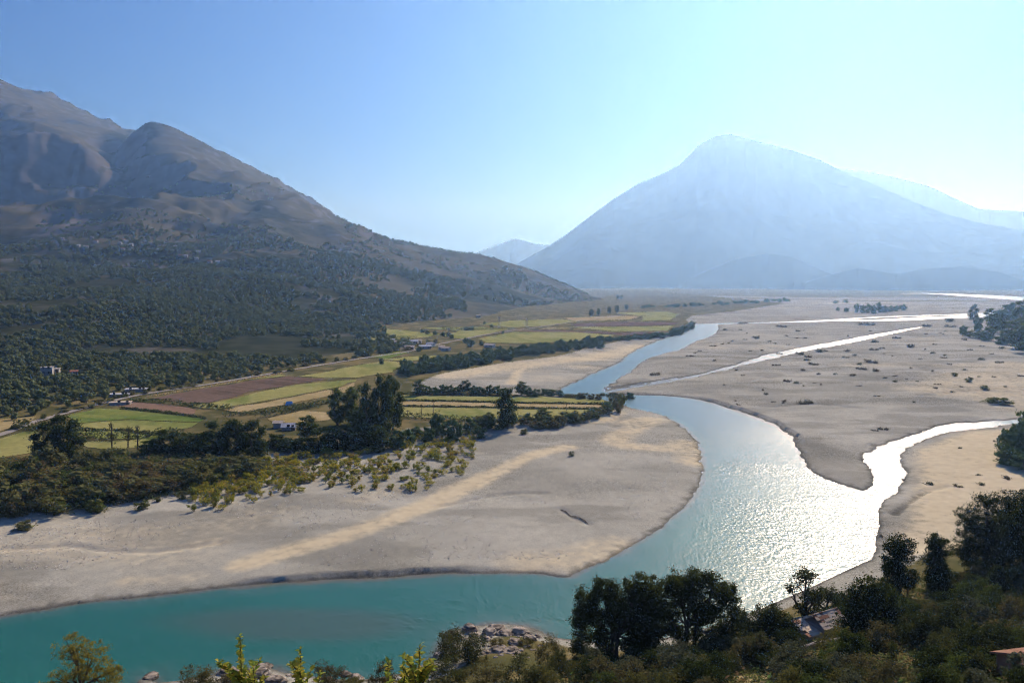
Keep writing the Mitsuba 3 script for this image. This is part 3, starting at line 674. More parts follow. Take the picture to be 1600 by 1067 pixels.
for k, u, v, h, w in [('poplar4', 430, 698, 26, 40), ('poplar2', 452, 704, 26, 40), ('poplar0', 476, 706, 30, 40), ('poplar2', 500, 705, 50, 42), ('poplar4', 524, 704, 46, 40), ('poplar0', 548, 704, 50, 40), ('poplar2', 572, 700, 48, 40), ('poplar1', 590, 694, 40, 30), ('poplar0', 262, 706, 42, 44), ('poplar2', 292, 708, 36, 40), ('poplar1', 236, 708, 28, 34), ('poplar4', 318, 706, 40, 36)]:
    plant('dark_tree', k, u, v, h, w, f'{_ORD[[430, 452, 476, 500, 524, 548, 572, 590].index(u)]} tree from the left in the dark row behind the yellow shrubs' if u > 400 else {262: 'round dark tree right of the thin ragged trees', 292: 'dark tree left of the big dark clump', 236: 'small dark tree just right of the thin ragged trees', 318: 'dark tree at the left foot of the big dark clump'}[u], 'tree', sink=4.6)
for n, (u, v, h, lab) in enumerate([(175, 704, 42, 'leftmost of three thin ragged trees before the green field'), (200, 700, 33, 'middle one of three thin ragged trees before the green field'), (215, 702, 36, 'rightmost of three thin ragged trees before the green field')]):
    plant('thin_tree', 'thin_tree', u, v, h, 15, lab, 'tree')
plant('dead_tree', 'dead', 659, 652, 24, 9, 'bare dead tree on the near edge of the striped fields', 'tree')

# belts of rounded trees
for k in range(190):
    t = RNG.uniform(); u = 630 + 310 * t ** 1.1; top = 578 - 42 * (u - 630) / 310 - 4; low = 590 - 45 * min(1, (u - 630) / 280)
    v = RNG.uniform(min(top, low - 1), low)
    plant('riverside_tree', f'round{k % 4}', u, v, RNG.uniform(9, 16) * (1.15 - 0.4 * t), RNG.uniform(13, 20) * (1.1 - 0.35 * t), 'rounded tree ' + (z := ('at the left end' if u < 720 else 'in the middle' if u < 820 else 'at the right end') + ' of the long riverside belt, ' + ('gravel side' if v > 0.5 * (top + low) else 'field side')), 'tree', 'riverside belt trees ' + z)
for k in range(34):
    t = k / 33; u = 945 + 136 * t + RNG.normal() * 2; v = 534 - 10 * t - 10 * max(0, t - 0.85) / 0.15
    plant('riverside_tree', f'round{k % 4}', u, v + RNG.uniform(-2, 1), RNG.uniform(5, 9) + 5 * (t > 0.75), RNG.uniform(8, 13), 'small round tree on the far field edge above the upstream channel', 'tree', 'trees on the far field edge')
for k, (u, h) in enumerate([(668, 14), (681, 13), (692, 16), (703, 15), (714, 13), (741, 15), (751, 13), (764, 15), (777, 15), (788, 12), (826, 14), (838, 13), (850, 12), (862, 11), (874, 10)]):
    plant('hedge_tree', f'round{k % 4}', u, 616 + RNG.uniform(-1, 1) + (u > 820) * 3, h, 17, 'bushy tree in the row behind the striped fields', 'tree', 'row behind the striped fields')
for k in range(26):
    t = k / 25; u = 884 + 85 * t; v = 621 + 5 * t + RNG.uniform(-1, 1)
    plant('bank_shrub', f'willow{k % 4}', u, v, RNG.uniform(6, 11) + 4 * (t > .8), RNG.uniform(11, 16), 'dark shrub on the river tip of the striped fields, back edge', 'shrub', 'shrubs on the field tip, back edge')
for k in range(48):
    t = k / 47; u, v = catmull([(970, 632), (955, 644), (925, 655), (895, 662), (860, 668), (820, 668), (780, 672), (740, 672)], 12)[min(int(t * 84), 84)]
    plant('bank_shrub', ['willow1', 'willow2', 'round0', 'willow3'][k % 4], u + RNG.normal() * 6, v + RNG.uniform(-9, 1), RNG.uniform(11, 20), RNG.uniform(15, 25), 'dark shrub on the near edge of the striped fields above the gravel', 'shrub', 'shrubs on the near edge of the striped fields')
for k, (u, v, h, w) in enumerate([(700, 684, 30, 26), (684, 680, 36, 28), (712, 688, 34, 26), (735, 676, 24, 26), (668, 690, 24, 24), (650, 684, 18, 26), (636, 692, 22, 30), (622, 700, 30, 34), (750, 684, 20, 22)]):
    plant('willow_tree', f'round{k % 4}', u, v, h, w, 'leafy green willow between the yellow shrubs and the striped fields', 'tree', 'willows behind the yellow shrubs')

# shrubs along the left river bar
for k in range(88):
    t = RNG.uniform() ** 1.1; u = -60 + 470 * t
    low = 822 - 62 * t - 22 * t * t; top = 720 + 12 * t
    v = top + (low - top) * RNG.uniform() ** 0.8
    plant('willow_shrub', f'willow{k % 4}', u, v, RNG.uniform(18, 36) * (1.05 - 0.25 * t), RNG.uniform(32, 62), ('olive', 'dark olive', 'green', 'brownish')[k % 4] + ' willow shrub ' + (z := ('at the left end' if u < 110 else 'in the middle' if u < 270 else 'at the right end') + ' of the left thicket, ' + ('gravel side' if v > 0.5 * (low + top) else 'field side')), 'shrub', f'willows {z}, tint {k % 4 + 1}')
for u, v, h, w, lab in [(40, 826, 12, 30, 'small flat green shrub alone on the gravel at the left edge'), (150, 800, 20, 30, 'round dark shrub on the gravel edge casting a long shadow'), (222, 795, 14, 22, 'reddish brown shrub just past the thicket'), (248, 783, 8, 12, 'tiny brown tuft on the gravel beside the thicket'), (285, 779, 12, 18, 'small green brown shrub by the end of the thicket'), (820, 678, 9, 17, 'small round dark bush below the lone poplar'), (893, 712, 8, 11, 'little brown bush alone on the middle of the gravel bar')]:
    plant('willow_shrub', f'willow{int(u) % 4}', u, v, h, w, lab, 'shrub')
LOW = ([330, 380, 480, 592, 660, 742], [788, 777, 756, 740, 742, 708]); TOP = ([330, 380, 480, 555, 595, 680, 742], [748, 730, 708, 694, 678, 678, 678])
for k in range(520):
    u = 300 + 442 * RNG.uniform() ** 0.95
    a, b = np.interp(u, *TOP), np.interp(u, *LOW)
    e = RNG.uniform()
    v = a + (b - a) * e
    far_out = RNG.uniform() < (0.24 if u > 540 else 0.10)
    if far_out: v = b + RNG.uniform(0, 26 if u > 540 else 12)
    t = (u - 330) / 412
    h, w = RNG.uniform(7, 14) * (1.2 - 0.5 * t), RNG.uniform(8, 15)
    if used.get('young_poplar', 0) < 300:
        plant('young_poplar', f'spray{k % 4}', u, v, h, w, ('pale yellow', 'yellow green', 'green', 'golden')[k % 4] + ' young poplar shrub ' + (z := 'loose on the gravel outside the belt' if far_out else 'at the left end of the yellow belt' if u < 470 else 'in the middle of the yellow belt' if u < 600 else 'at the right end of the yellow belt'), 'shrub', f'young poplars {z}, tint {k % 4 + 1}')
    else:
        p = hit(u, v); m = np.linalg.norm(p - [0, 0, EYE]) / F
        put(None, f'spray{k % 4}', p - [0, 0, 0.05], rot=RNG.uniform(0, 360), key=f'poplar_thicket__{k:03d}', sxyz=(w * m / 1.8, w * m / 1.8, h * m / 2))
tag('poplar_thicket', 'denser yellow green young poplars between the single ones', 'shrubs', None, 'stuff')

# brush heaps on the wide gravel plain
HEAPS = [(1024, 586, 13), (1077, 557, 9), (1150, 579, 7), (1161, 587, 5), (1214, 571, 9), (1214, 556, 14), (1251, 554, 12), (1261, 558, 10), (1262, 563, 9), (1270, 570, 11), (1255, 579, 9), (1277, 550, 14), (1290, 549, 6), (1191, 548, 7), (1202, 534, 6), (1182, 529, 12), (1144, 533, 6), (1137, 537, 6), (1129, 538, 5), (1165, 531, 6), (1244, 529, 5), (1258, 529, 6), (1223, 511, 12), (1133, 516, 8), (1279, 585, 7), (1228, 596, 12), (1247, 599, 10), (1161, 506, 10),
         (1323, 549, 11), (1336, 556, 8), (1321, 559, 7), (1364, 567, 17), (1345, 570, 9), (1368, 580, 11), (1344, 577, 12), (1305, 585, 7), (1332, 587, 9), (1399, 588, 6), (1401, 597, 8), (1383, 591, 6), (1466, 601, 7), (1458, 552, 7), (1423, 542, 12), (1400, 529, 10), (1367, 535, 12), (1366, 547, 9), (1356, 508, 16), (1488, 503, 16), (1484, 511, 10), (1446, 510, 12), (1534, 562, 9), (1562, 567, 8), (1516, 547, 6), (1478, 556, 6), (1438, 561, 4), (1598, 588, 8), (1567, 545, 9),
         (1258, 631, 18), (1225, 627, 9), (1195, 616, 9), (1380, 671, 10), (1368, 673, 7), (1450, 757, 11), (1496, 760, 9), (1575, 748, 12), (1530, 757, 10), (1412, 750, 6), (1378, 838, 8), (1530, 742, 6), (1590, 700, 9), (1556, 690, 7), (1500, 700, 6)]
for k, (u, v, w) in enumerate(HEAPS):
    plant('brush_heap', f'brush{k % 3}', u, v, w * 0.42, w, 'low dark heap of brush ' + (z := 'on the sand beside the side stream' if v > 660 else 'on the plain nearest the river bend' if v > 606 else 'on the left half of the gravel plain' if u < 1300 else 'on the right half of the gravel plain'), 'brush', 'brush heaps ' + z)
for k in range(64):
    u, v = RNG.uniform(1080, 1600), 515 + 120 * RNG.uniform() ** 1.4
    if abs(v - (612 - 0.2 * (u - 950))) < 9: continue
    plant('brush_heap', f'brush{k % 3}', u, v, RNG.uniform(1.6, 3), RNG.uniform(3, 7), 'tiny dark tuft of brush ' + (z := 'on the near half of the gravel plain' if v > 560 else 'on the far half of the gravel plain'), 'brush', 'tiny brush tufts ' + z)
for u, v, h, w, lab in [(1514, 597, 8, 12, 'bright green bush on the sand at the right'), (1492, 588, 6, 10, 'pale green bush left of the bright green one on the sand'), (1538, 608, 6, 13, 'low green bush nearest on the right sand'), (1560, 630, 9, 42, 'long dark patch of scrub on the sand by the right edge')]:
    plant('plain_bush', 'willow2', u, v, h, w, lab, 'bush')

# trees on the right of the plain
for k, (u, v, h, w) in enumerate([(1521, 504, 25, 13), (1529, 517, 20, 14), (1547, 506, 22, 14), (1552, 525, 32, 16), (1544, 532, 18, 22), (1565, 521, 26, 24), (1577, 498, 22, 26), (1583, 534, 30, 24), (1598, 520, 46, 26), (1570, 538, 16, 26), (1592, 545, 22, 30), (1506, 522, 12, 13), (1515, 527, 9, 18), (1530, 529, 10, 20), (1612, 540, 40, 40), (1625, 520, 50, 40), (1560, 500, 14, 18), (1604, 552, 16, 30)]):
    plant('plain_tree', ['poplar0', 'round1', 'poplar3', 'poplar1', 'round3'][k % 5], u, v, h, w, 'tree in the loose grove on the far right edge of the gravel plain', 'tree', 'grove at the far right edge')
for k, (u, v, h, w) in enumerate([(1570, 705, 30, 24), (1584, 716, 44, 36), (1602, 722, 58, 44), (1578, 726, 26, 34), (1620, 720, 80, 44), (1600, 734, 26, 36)]):
    plant('edge_tree', ['round0', 'round2'][k % 2], u, v, h, w, 'dark rounded tree in the clump at the right edge beside the side stream', 'tree', 'clump beside the side stream')
for k, (u, v, h, w) in enumerate([(1309, 486, 6, 6), (1323, 487, 6, 9), (1339, 488, 13, 9), (1347, 489, 12, 9), (1356, 489, 14, 10), (1364, 490, 13, 10), (1373, 488, 15, 9), (1381, 488, 10, 12), (1391, 487, 9, 12), (1401, 486, 8, 11), (1411, 485, 9, 10), (1306, 474, 4, 9), (1322, 473, 5, 8)]):
    plant('island_tree', f'round{k % 4}', u, v, h, w, 'bluish tree of the small wooded islet on the far gravel', 'tree', 'wooded islet on the far gravel')
for k, (u, v, h, w) in enumerate([(924, 495, 12, 9), (935, 494, 13, 6), (952, 491, 13, 7), (964, 490, 13, 8), (979, 484, 9, 6), (965, 468, 8, 5), (971, 468, 7, 5)]):
    plant('field_tree', ['poplar0', 'poplar3', 'poplar2'][k % 3], u, v, h, w, 'upright tree in the thin row on the far fields below the ridge end', 'tree', 'row on the far fields')
for k in range(46):
    u = RNG.uniform(1000, 1240); v = 482 - 12 * (u - 1000) / 240 + RNG.uniform(-1.5, 1.5)
    plant('distant_tree', f'round{k % 4}', u, v, RNG.uniform(3, 5.5), RNG.uniform(6, 11), 'distant bluish tree in the line where far fields meet the gravel', 'tree', 'distant tree line')
for k, (u, v, h, w) in enumerate([(602, 528, 9, 10), (757, 507, 5, 5), (768, 512, 6, 7), (730, 516, 6, 14), (738, 516, 7, 8), (786, 522, 6, 5), (660, 520, 6, 10), (668, 522, 6, 9), (680, 523, 7, 9), (692, 525, 7, 9), (700, 526, 7, 9), (706, 529, 7, 8), (735, 542, 12, 16), (752, 540, 8, 10), (728, 536, 9, 10), (596, 569, 10, 9), (601, 520, 12, 9), (640, 540, 8, 12), (620, 545, 9, 12), (655, 549, 8, 12)]):
    plant('field_tree', f'round{k % 4}', u, v, h, w, 'small round tree among the middle fields and farm', 'tree', 'trees among the middle fields')

# olive groves up the left slope: the nearest ones singly, the rest as one mass
gxs, gys = np.meshgrid(np.arange(-1500, 500, 6.6), np.arange(220, 1750, 6.6))
pts = np.column_stack([gxs.ravel(), gys.ravel()]) + RNG.uniform(-2.4, 2.4, (gxs.size, 2))
pr, pa = np.hypot(pts[:, 0], pts[:, 1]), pts[:, 0] / pts[:, 1]
NEAR_GROVE = hpoly([(-150, 705), (0, 662), (60, 648), (150, 629), (225, 612), (330, 595), (450, 576), (560, 557), (640, 546), (640, 536), (560, 540), (450, 552), (250, 572), (0, 605), (-150, 645)])
pts = pts[(pr > 300) & (pr < 1650) & (pa > -0.85) & (pa < -0.06) & ((ground_z(pts[:, 0], pts[:, 1]) > 4.3) | shapely.contains_xy(NEAR_GROVE, pts[:, 0], pts[:, 1]))]
dd = np.hypot(pts[:, 0], pts[:, 1])
clear = nz(pts[:, 0], pts[:, 1], 64, 71)
keep = (clear < np.interp(dd, [300, 700, 1500, 2200], [0.66, 0.62, 0.58, 0.46])) & (RNG.uniform(size=len(pts)) < np.interp(dd, [400, 900, 1400, 2200], [0.92, 0.66, 0.42, 0.25]))
pts, dd = pts[keep], dd[keep]
HOMES = np.array([hit(u, v)[:2] for u, v in [(74, 586), (74, 592), (88, 583), (88, 590), (116, 586), (116, 592), (187, 619), (213, 611), (100, 590), (200, 616)]])
ok = cKDTree(HOMES).query(pts)[0] > 7.0
pts, dd = pts[ok], dd[ok]
inview = np.abs(np.arctan2(pts[:, 0], pts[:, 1])) < math.radians(39)
pts, dd = pts[inview], dd[inview]
order = np.argsort(dd); pts, dd = pts[order], dd[order]
pz = ground_z(pts[:, 0], pts[:, 1])
visible = np.abs(np.arctan2(pts[:, 0], pts[:, 1])) < math.radians(33.4)
first = set(np.nonzero(visible)[0][:300].tolist())
OLIVES = len(pts)
for n in range(len(pts)):
    p = (pts[n, 0], pts[n, 1], pz[n] - 0.2)
    s = RNG.uniform(0.58, 1.2) * (1 + 0.2 * min(1, max(0, (dd[n] - 600) / 800)))
    if n in first:
        put('olive_tree', f'olive{n % 4}', p, s, RNG.uniform(0, 360), 'grey green olive tree ' + (z := ('at the left end' if pts[n, 0] / pts[n, 1] < -0.42 else 'in the middle' if pts[n, 0] / pts[n, 1] < -0.2 else 'at the right end') + ' of the grove above the road' + (', nearest rows' if dd[n] < 400 else ', farther rows')), 'tree', 'olive trees ' + z)
    else:
        put(None, f'far_olive{n % 4}', p, s, RNG.uniform(0, 360), key=f'olive_grove__{n:05d}')
q = RNG.uniform([-2200, 1250], [500, 2700], (26000, 2))
qr, qa, qz = np.hypot(q[:, 0], q[:, 1]), q[:, 0] / q[:, 1], ground_z(q[:, 0], q[:, 1])
q = q[(qr > 1450) & (qa > -0.8) & (qa < 0.12) & (qz > 5) & (qz < 330 - 250 * (RNG.uniform(size=len(q)) ** 2))]
q = q[nz(q[:, 0], q[:, 1], 170, 73) < 0.52][:4200]
for n, p in enumerate(q):
    s = RNG.uniform(0.5, 1.5)
    put(None, f'far_olive{n % 4}', (p[0], p[1], float(ground_z(p[0], p[1])) - 0.3), rot=RNG.uniform(0, 360), key=f'mountain_scrub__{n:05d}', sxyz=(0.95 * s, 0.95 * s, 0.75 * s))
tag('mountain_scrub', 'scattered scrub dotting the brown lower mountainside', 'scrub', None, 'stuff')
tag('olive_grove', 'grey green olive groves and scrub covering the slope below the mountain', 'trees', None, 'stuff')
print('olives', OLIVES)

# ------------------------------------------------------------------ fields, road, walls of brush between the fields
def field_color(base, other, row, angle, rows=0.25):
    ca, sa = math.cos(angle), math.sin(angle)
    def fn(p, n, uv):
        a = p.x * ca + p.y * sa
        f = mikit.fbm(p.x * 0.06, p.y * 0.06, 1, 4)
        line = mikit.noise(a * row, (p.y * ca - p.x * sa) * 0.02, 3)
        return mikit.mix(base, other, mikit.smoothstep(0.3, 0.7, 0.65 * f + rows * line + 0.1)) * (0.85 + 0.3 * mikit.noise(p.x * 0.9, p.y * 0.9, 2))
    return {'type': 'twosided', 'bsdf': {'type': 'diffuse', 'reflectance': mikit.proc(fn)}}
scene['green_field_mat'] = field_color((0.105, 0.155, 0.038), (0.21, 0.225, 0.065), 0.35, 1.2)
scene['straw_field_mat'] = field_color((0.28, 0.225, 0.10), (0.37, 0.295, 0.155), 0.3, 1.1)
scene['meadow_field_mat'] = field_color((0.165, 0.19, 0.055), (0.29, 0.275, 0.10), 0.3, 0.3)
scene['red_soil_mat'] = field_color((0.15, 0.095, 0.065), (0.22, 0.145, 0.10), 0.5, 1.3, 0.4)
scene['dark_soil_mat'] = field_color((0.09, 0.065, 0.048), (0.15, 0.105, 0.08), 0.5, 1.0, 0.4)
FIELDS = [
    ('straw', [(-80, 672), (0, 655), (60, 651), (35, 664), (0, 675), (-80, 690)], 'narrow straw strip left of the road at the far left'),
    ('meadow', [(-60, 706), (0, 686), (35, 674), (65, 674), (68, 705), (0, 716), (-60, 722)], 'dry yellow green meadow at the left edge below the road'),
    ('green', [(106, 650), (152, 638), (200, 640), (300, 651), (318, 655), (312, 660), (200, 655), (118, 662)], 'bright green field behind the thin ragged trees'),
    ('meadow', [(116, 663), (200, 656), (312, 661), (300, 668), (250, 676), (180, 672), (122, 672)], 'yellow green strip in front of the bright green field'),
    ('green', [(120, 674), (180, 674), (245, 678), (262, 686), (150, 686)], 'dull green strip behind the dark brush line at left'),
    ('meadow', [(128, 690), (170, 690), (235, 685), (232, 698), (180, 702), (135, 700)], 'tan strip around the feet of the thin ragged trees'),
    ('red_soil', [(172, 629), (205, 627), (260, 632), (312, 640), (300, 648), (240, 641), (190, 636)], 'red brown ploughed field beside the green field'),
    ('dark_soil', [(235, 623), (300, 610), (400, 594), (450, 588), (512, 593), (460, 600), (390, 613), (330, 629), (290, 631)], 'long dark ploughed field below the road'),
    ('meadow', [(296, 634), (335, 630), (395, 615), (465, 601), (540, 594), (556, 594), (530, 604), (440, 622), (380, 632), (335, 640)], 'green gold strip in front of the long dark ploughed field'),
    ('straw', [(345, 641), (385, 634), (440, 624), (530, 606), (556, 597), (545, 612), (470, 628), (400, 641), (372, 645)], 'orange stubble strip left of the tall poplars'),
    ('straw', [(420, 654), (470, 642), (510, 644), (516, 656), (470, 662), (425, 661)], 'small tan field above the white roof'),
    ('meadow', [(235, 619), (330, 603), (440, 585), (446, 587), (395, 593), (300, 608), (240, 621)], 'thin grass verge between the road and the dark ploughed field'),
    ('meadow', [(470, 588), (530, 577), (600, 564), (640, 567), (610, 582), (560, 590), (515, 591)], 'grassy field behind the tall poplars'),
    ('green', [(575, 558), (620, 549), (640, 551), (600, 561)], 'small vivid green patch beside the road near the farm'),
    ('meadow', [(590, 562), (660, 556), (690, 556), (640, 565)], 'tan field beside the farm'),
    ('meadow', [(620, 617), (700, 619), (800, 621), (944, 625), (946, 631), (800, 629), (700, 626), (620, 625)], 'farthest of the three long strips before the gravel bar'),
    ('straw', [(618, 627), (700, 628), (800, 631), (944, 633), (936, 639), (800, 637), (620, 634)], 'middle orange strip of the three before the gravel bar'),
    ('meadow', [(616, 636), (800, 639), (930, 641), (905, 650), (860, 655), (740, 656), (616, 650)], 'nearest wide green strip of the three before the gravel bar'),
    ('meadow', [(566, 530), (600, 519), (604, 514), (640, 517), (690, 522), (640, 530), (590, 534)], 'tan field left of the farm below the groves'),
    ('meadow', [(655, 512), (760, 511), (800, 513), (760, 523), (720, 530), (690, 524), (720, 518)], 'wide pale field behind the farm'),
    ('meadow', [(750, 529), (800, 519), (900, 519), (960, 524), (940, 532), (850, 536), (760, 536)], 'broad green gold field between road and riverside belt'),
    ('dark_soil', [(805, 518), (850, 515), (960, 520), (1040, 519), (1000, 525), (900, 519)], 'dark ploughed strip on the far fields'),
    ('straw', [(836, 514), (860, 511.5), (892, 512), (890, 516), (850, 515)], 'small orange stubble patch on the far fields'),
    ('meadow', [(750, 507), (800, 501), (880, 499), (900, 503), (860, 509), (800, 512)], 'pale far field left of the straight road'),
    ('dark_soil', [(895, 506), (960, 503), (1060, 504), (1050, 508), (960, 510), (898, 510)], 'thin brown strip far off near the upstream bend'),
    ('meadow', [(890, 511), (960, 511), (1055, 509), (1040, 517), (960, 518)], 'green strip far off above the upstream channel'),
    ('straw', [(880, 497), (960, 494), (1000, 494), (990, 499), (900, 502)], 'faint straw strip on the farthest fields'),
    ('meadow', [(960, 489), (1040, 487), (1060, 491), (1050, 500), (1000, 502), (1005, 494)], 'faint green strip on the farthest fields')]
for k, (kd, pts, lab) in enumerate(FIELDS):
    g = hpoly(pts)
    if g.is_empty: continue
    g = max(getattr(g, 'geoms', [g]), key=lambda q: q.area)
    dist = np.hypot(*np.array(g.centroid.coords[0]))
    ring = samples(np.array(g.exterior.coords), 2.0)[:-1]
    wig = dist / 220
    g = Polygon(ring + wig * (np.stack([nz(ring[:, 0], ring[:, 1], 9, 81, 3), nz(ring[:, 0], ring[:, 1], 9, 82, 3)], -1) - 0.5) * 2.4).buffer(0)
    g = max(getattr(g, 'geoms', [g]), key=lambda q: q.area)
    structure(numbered('field'), drape(g, max(3.0, dist / 90), 0.10 + dist / 9000), kd + ('_mat' if 'soil' in kd else '_field_mat'), lab)
scene['road_mat'] = {'type': 'twosided', 'bsdf': {'type': 'diffuse', 'reflectance': mikit.proc(lambda p, n, uv: mikit.mix((0.24, 0.22, 0.19), (0.36, 0.33, 0.29), mikit.fbm(p.x * 0.4, p.y * 0.4, 0, 3)))}}
ROAD = [(-160, 716), (-60, 694), (0, 680), (50, 661), (105, 645), (150, 633), (225, 616), (330, 600), (440, 581), (560, 561), (640, 549), (690, 537), (770, 521), (830, 513), (880, 505), (960, 494), (1000, 489)]
rl = LineString(catmull([hit(u, v)[:2] for u, v in ROAD], 5))
structure('road', drape(rl.buffer(1.7, cap_style='flat'), 5.0, 0.22), 'road_mat', 'pale country road running along the foot of the left slope')

def brush_line(pts, h, w, label, color=GREEN, seed=0, dens=1.0, cat='hedge', name='hedge'):
    """a hedge along points seen at (u, v), h metres high and w thick"""
    r = np.random.default_rng(900 + seed)
    c = samples(catmull([hit(u, v)[:2] for u, v in pts], 4), 0.8)
    n = int(len(c) * 16 * dens)
    i = r.integers(0, len(c), n)
    hh = h * (0.6 + 0.8 * meshkit.noise(np.column_stack([c[:, 0] / 4, c[:, 1] / 4, c[:, 0] * 0]), seed))
    q = c[i] + r.normal(size=(n, 2)) * w * 0.4
    z = ground_z(q[:, 0], q[:, 1]) + r.uniform(-0.1, 1, n) ** 1.0 * hh[i]
    scene_key = numbered(name)
    scene[scene_key] = leafy(leaf_quads(np.column_stack([q, z]), 0.85, r, color, 0.3))
    tag(scene_key, label, cat)
for k, (pts, h, w, lab) in enumerate([
        ([(205, 627), (260, 631), (330, 638), (362, 640)], 1.9, 1.6, 'dark hedge behind the red brown ploughed field'), ([(190, 639), (240, 644), (305, 652), (320, 655)], 1.0, 1.0, 'low hedge between red soil and bright green field'),
        ([(115, 673), (180, 673), (250, 680), (300, 681)], 1.0, 1.0, 'low brush line under the yellow green strip'), ([(25, 668), (60, 674), (130, 684), (180, 688), (255, 682), (310, 690)], 2.6, 2.0, 'dark thick brush line crossing the left fields'),
        ([(350, 650), (400, 647), (460, 640), (520, 628), (560, 612)], 1.8, 1.6, 'hedge under the orange stubble strip'), ([(618, 626), (700, 627.5), (800, 630), (944, 632)], 0.8, 0.8, 'thin dark hedge between the first and second long strips'),
        ([(618, 635), (700, 636), (800, 638), (935, 640)], 0.7, 0.8, 'thin dark hedge between the second and third long strips'), ([(625, 616), (700, 617), (760, 618)], 1.4, 1.5, 'low hedge at the back of the striped fields'),
        ([(690, 515), (740, 516), (800, 514)], 2.5, 3.0, 'far hedge behind the farm'), ([(835, 516), (895, 516)], 3.0, 4.0, 'short dark hedge on the far ploughed strip'), ([(585, 534), (620, 531), (650, 530)], 3.0, 3.0, 'hedge just left of the farm'),
        ([(400, 652), (425, 650), (470, 640), (495, 636)], 3.0, 3.0, 'row of green bushes above the small tan field'), ([(620, 652), (700, 657), (780, 658), (850, 658)], 2.2, 3.0, 'ragged hedge on the near side of the striped fields')]):
    brush_line(pts, h, w, lab, (0.045, 0.055, 0.02), k)
brush_line([(230, 620), (300, 609), (360, 598), (440, 584)], 0.5, 0.7, 'pale dry grass strip along the road', (0.30, 0.24, 0.13), 40, 0.5, 'grass verge', 'grass_verge')

# ------------------------------------------------------------------ buildings
def flat_mat(key, a, b, s=1.5):
    scene[key] = {'type': 'twosided', 'bsdf': {'type': 'diffuse', 'reflectance': mikit.proc(lambda p, n, uv: mikit.mix(a, b, mikit.fbm(p.x * s, p.y * s, p.z * s, 3)))}}
flat_mat('plaster_mat', (0.36, 0.33, 0.285), (0.56, 0.52, 0.46))
flat_mat('grey_wall_mat', (0.30, 0.28, 0.26), (0.44, 0.42, 0.39))
flat_mat('tile_mat', (0.30, 0.12, 0.07), (0.42, 0.20, 0.12))
flat_mat('slate_mat', (0.42, 0.35, 0.27), (0.66, 0.57, 0.45), 2.5)
flat_mat('tin_mat', (0.42, 0.43, 0.44), (0.62, 0.63, 0.64))
flat_mat('hole_mat', (0.02, 0.02, 0.025), (0.05, 0.05, 0.055))
flat_mat('wood_mat', (0.10, 0.075, 0.05), (0.19, 0.15, 0.11), 3.0)
flat_mat('blue_mat', (0.12, 0.35, 0.62), (0.20, 0.48, 0.75))
flat_mat('stone_mat', (0.24, 0.215, 0.185), (0.46, 0.42, 0.37), 1.8)
flat_mat('rust_mat', (0.22, 0.12, 0.08), (0.34, 0.20, 0.14), 2.0)

def box(x0, x1, y0, y1, z0, z1):
    return trimesh.creation.box(bounds=[[x0, y0, z0], [x1, y1, z1]])

def part(key, mesh, mat, place, smooth=False):
    scene[key] = {**mikit.ply(mesh, mat, smooth=smooth), 'to_world': place}

def sub_named(root, name):
    return f'{root}__{numbered(root + "/" + name).split("/")[1]}'

def house(name, p, L, Wd, Hh_, rot, wall='plaster_mat', roof='tile_mat', pitch=0.4, label='', flat=False, windows=2, over=0.35, cat='house', group=None, storeys=1, door=True):
    """a house of L x Wd metres: walls, roof, door and windows"""
    root = numbered(name)
    m = T().translate([float(p[0]), float(p[1]), float(p[2])]).rotate([0, 0, 1], float(rot))
    a, b = L / 2, Wd / 2
    if flat:
        part(root + '__wall', box(-a, a, -b, b, -1.0, Hh_), wall, m)
        part(root + '__roof', box(-a - over, a + over, -b - over, b + over, Hh_ + 0.002, Hh_ + 0.22), roof, m)
    else:
        r = pitch * b
        prism = trimesh.Trimesh([[-a, -b, -1], [a, -b, -1], [a, b, -1], [-a, b, -1], [-a, -b, Hh_], [a, -b, Hh_], [a, b, Hh_], [-a, b, Hh_], [-a, 0, Hh_ + r], [a, 0, Hh_ + r]],
                                [[0, 1, 5], [0, 5, 4], [2, 3, 7], [2, 7, 6], [1, 2, 6], [1, 6, 5], [5, 6, 9], [3, 0, 4], [3, 4, 7], [7, 4, 8], [4, 5, 9], [4, 9, 8], [6, 7, 8], [6, 8, 9], [0, 3, 2], [0, 2, 1]], process=False)
        part(root + '__wall', prism, wall, m)
        slabs = []
        for s in (-1, 1):
            q = np.array([[-a - over, s * (b + over), Hh_ - over * pitch + 0.03], [a + over, s * (b + over), Hh_ - over * pitch + 0.03], [a + over, 0, Hh_ + r + 0.03], [-a - over, 0, Hh_ + r + 0.03]])
            slabs.append(trimesh.convex.convex_hull(np.vstack([q, q + [0, 0, 0.16]])))
        part(root + '__roof', trimesh.util.concatenate(slabs), roof, m)
    for st in range(storeys):
        z0 = 0.9 + st * 2.8
        for k in range(windows):
            x = -a + L * (k + 0.6) / (windows + 0.2)
            part(sub_named(root, 'window'), box(x - 0.5, x + 0.5, -b - 0.05, -b + 0.1, z0, z0 + 1.2), 'hole_mat', m)
    if door: part(root + '__door', box(a - 1.3, a - 0.4, -b - 0.06, -b + 0.1, 0, 2.0), 'wood_mat', m)
    tag(root, label, cat, group)
    return root

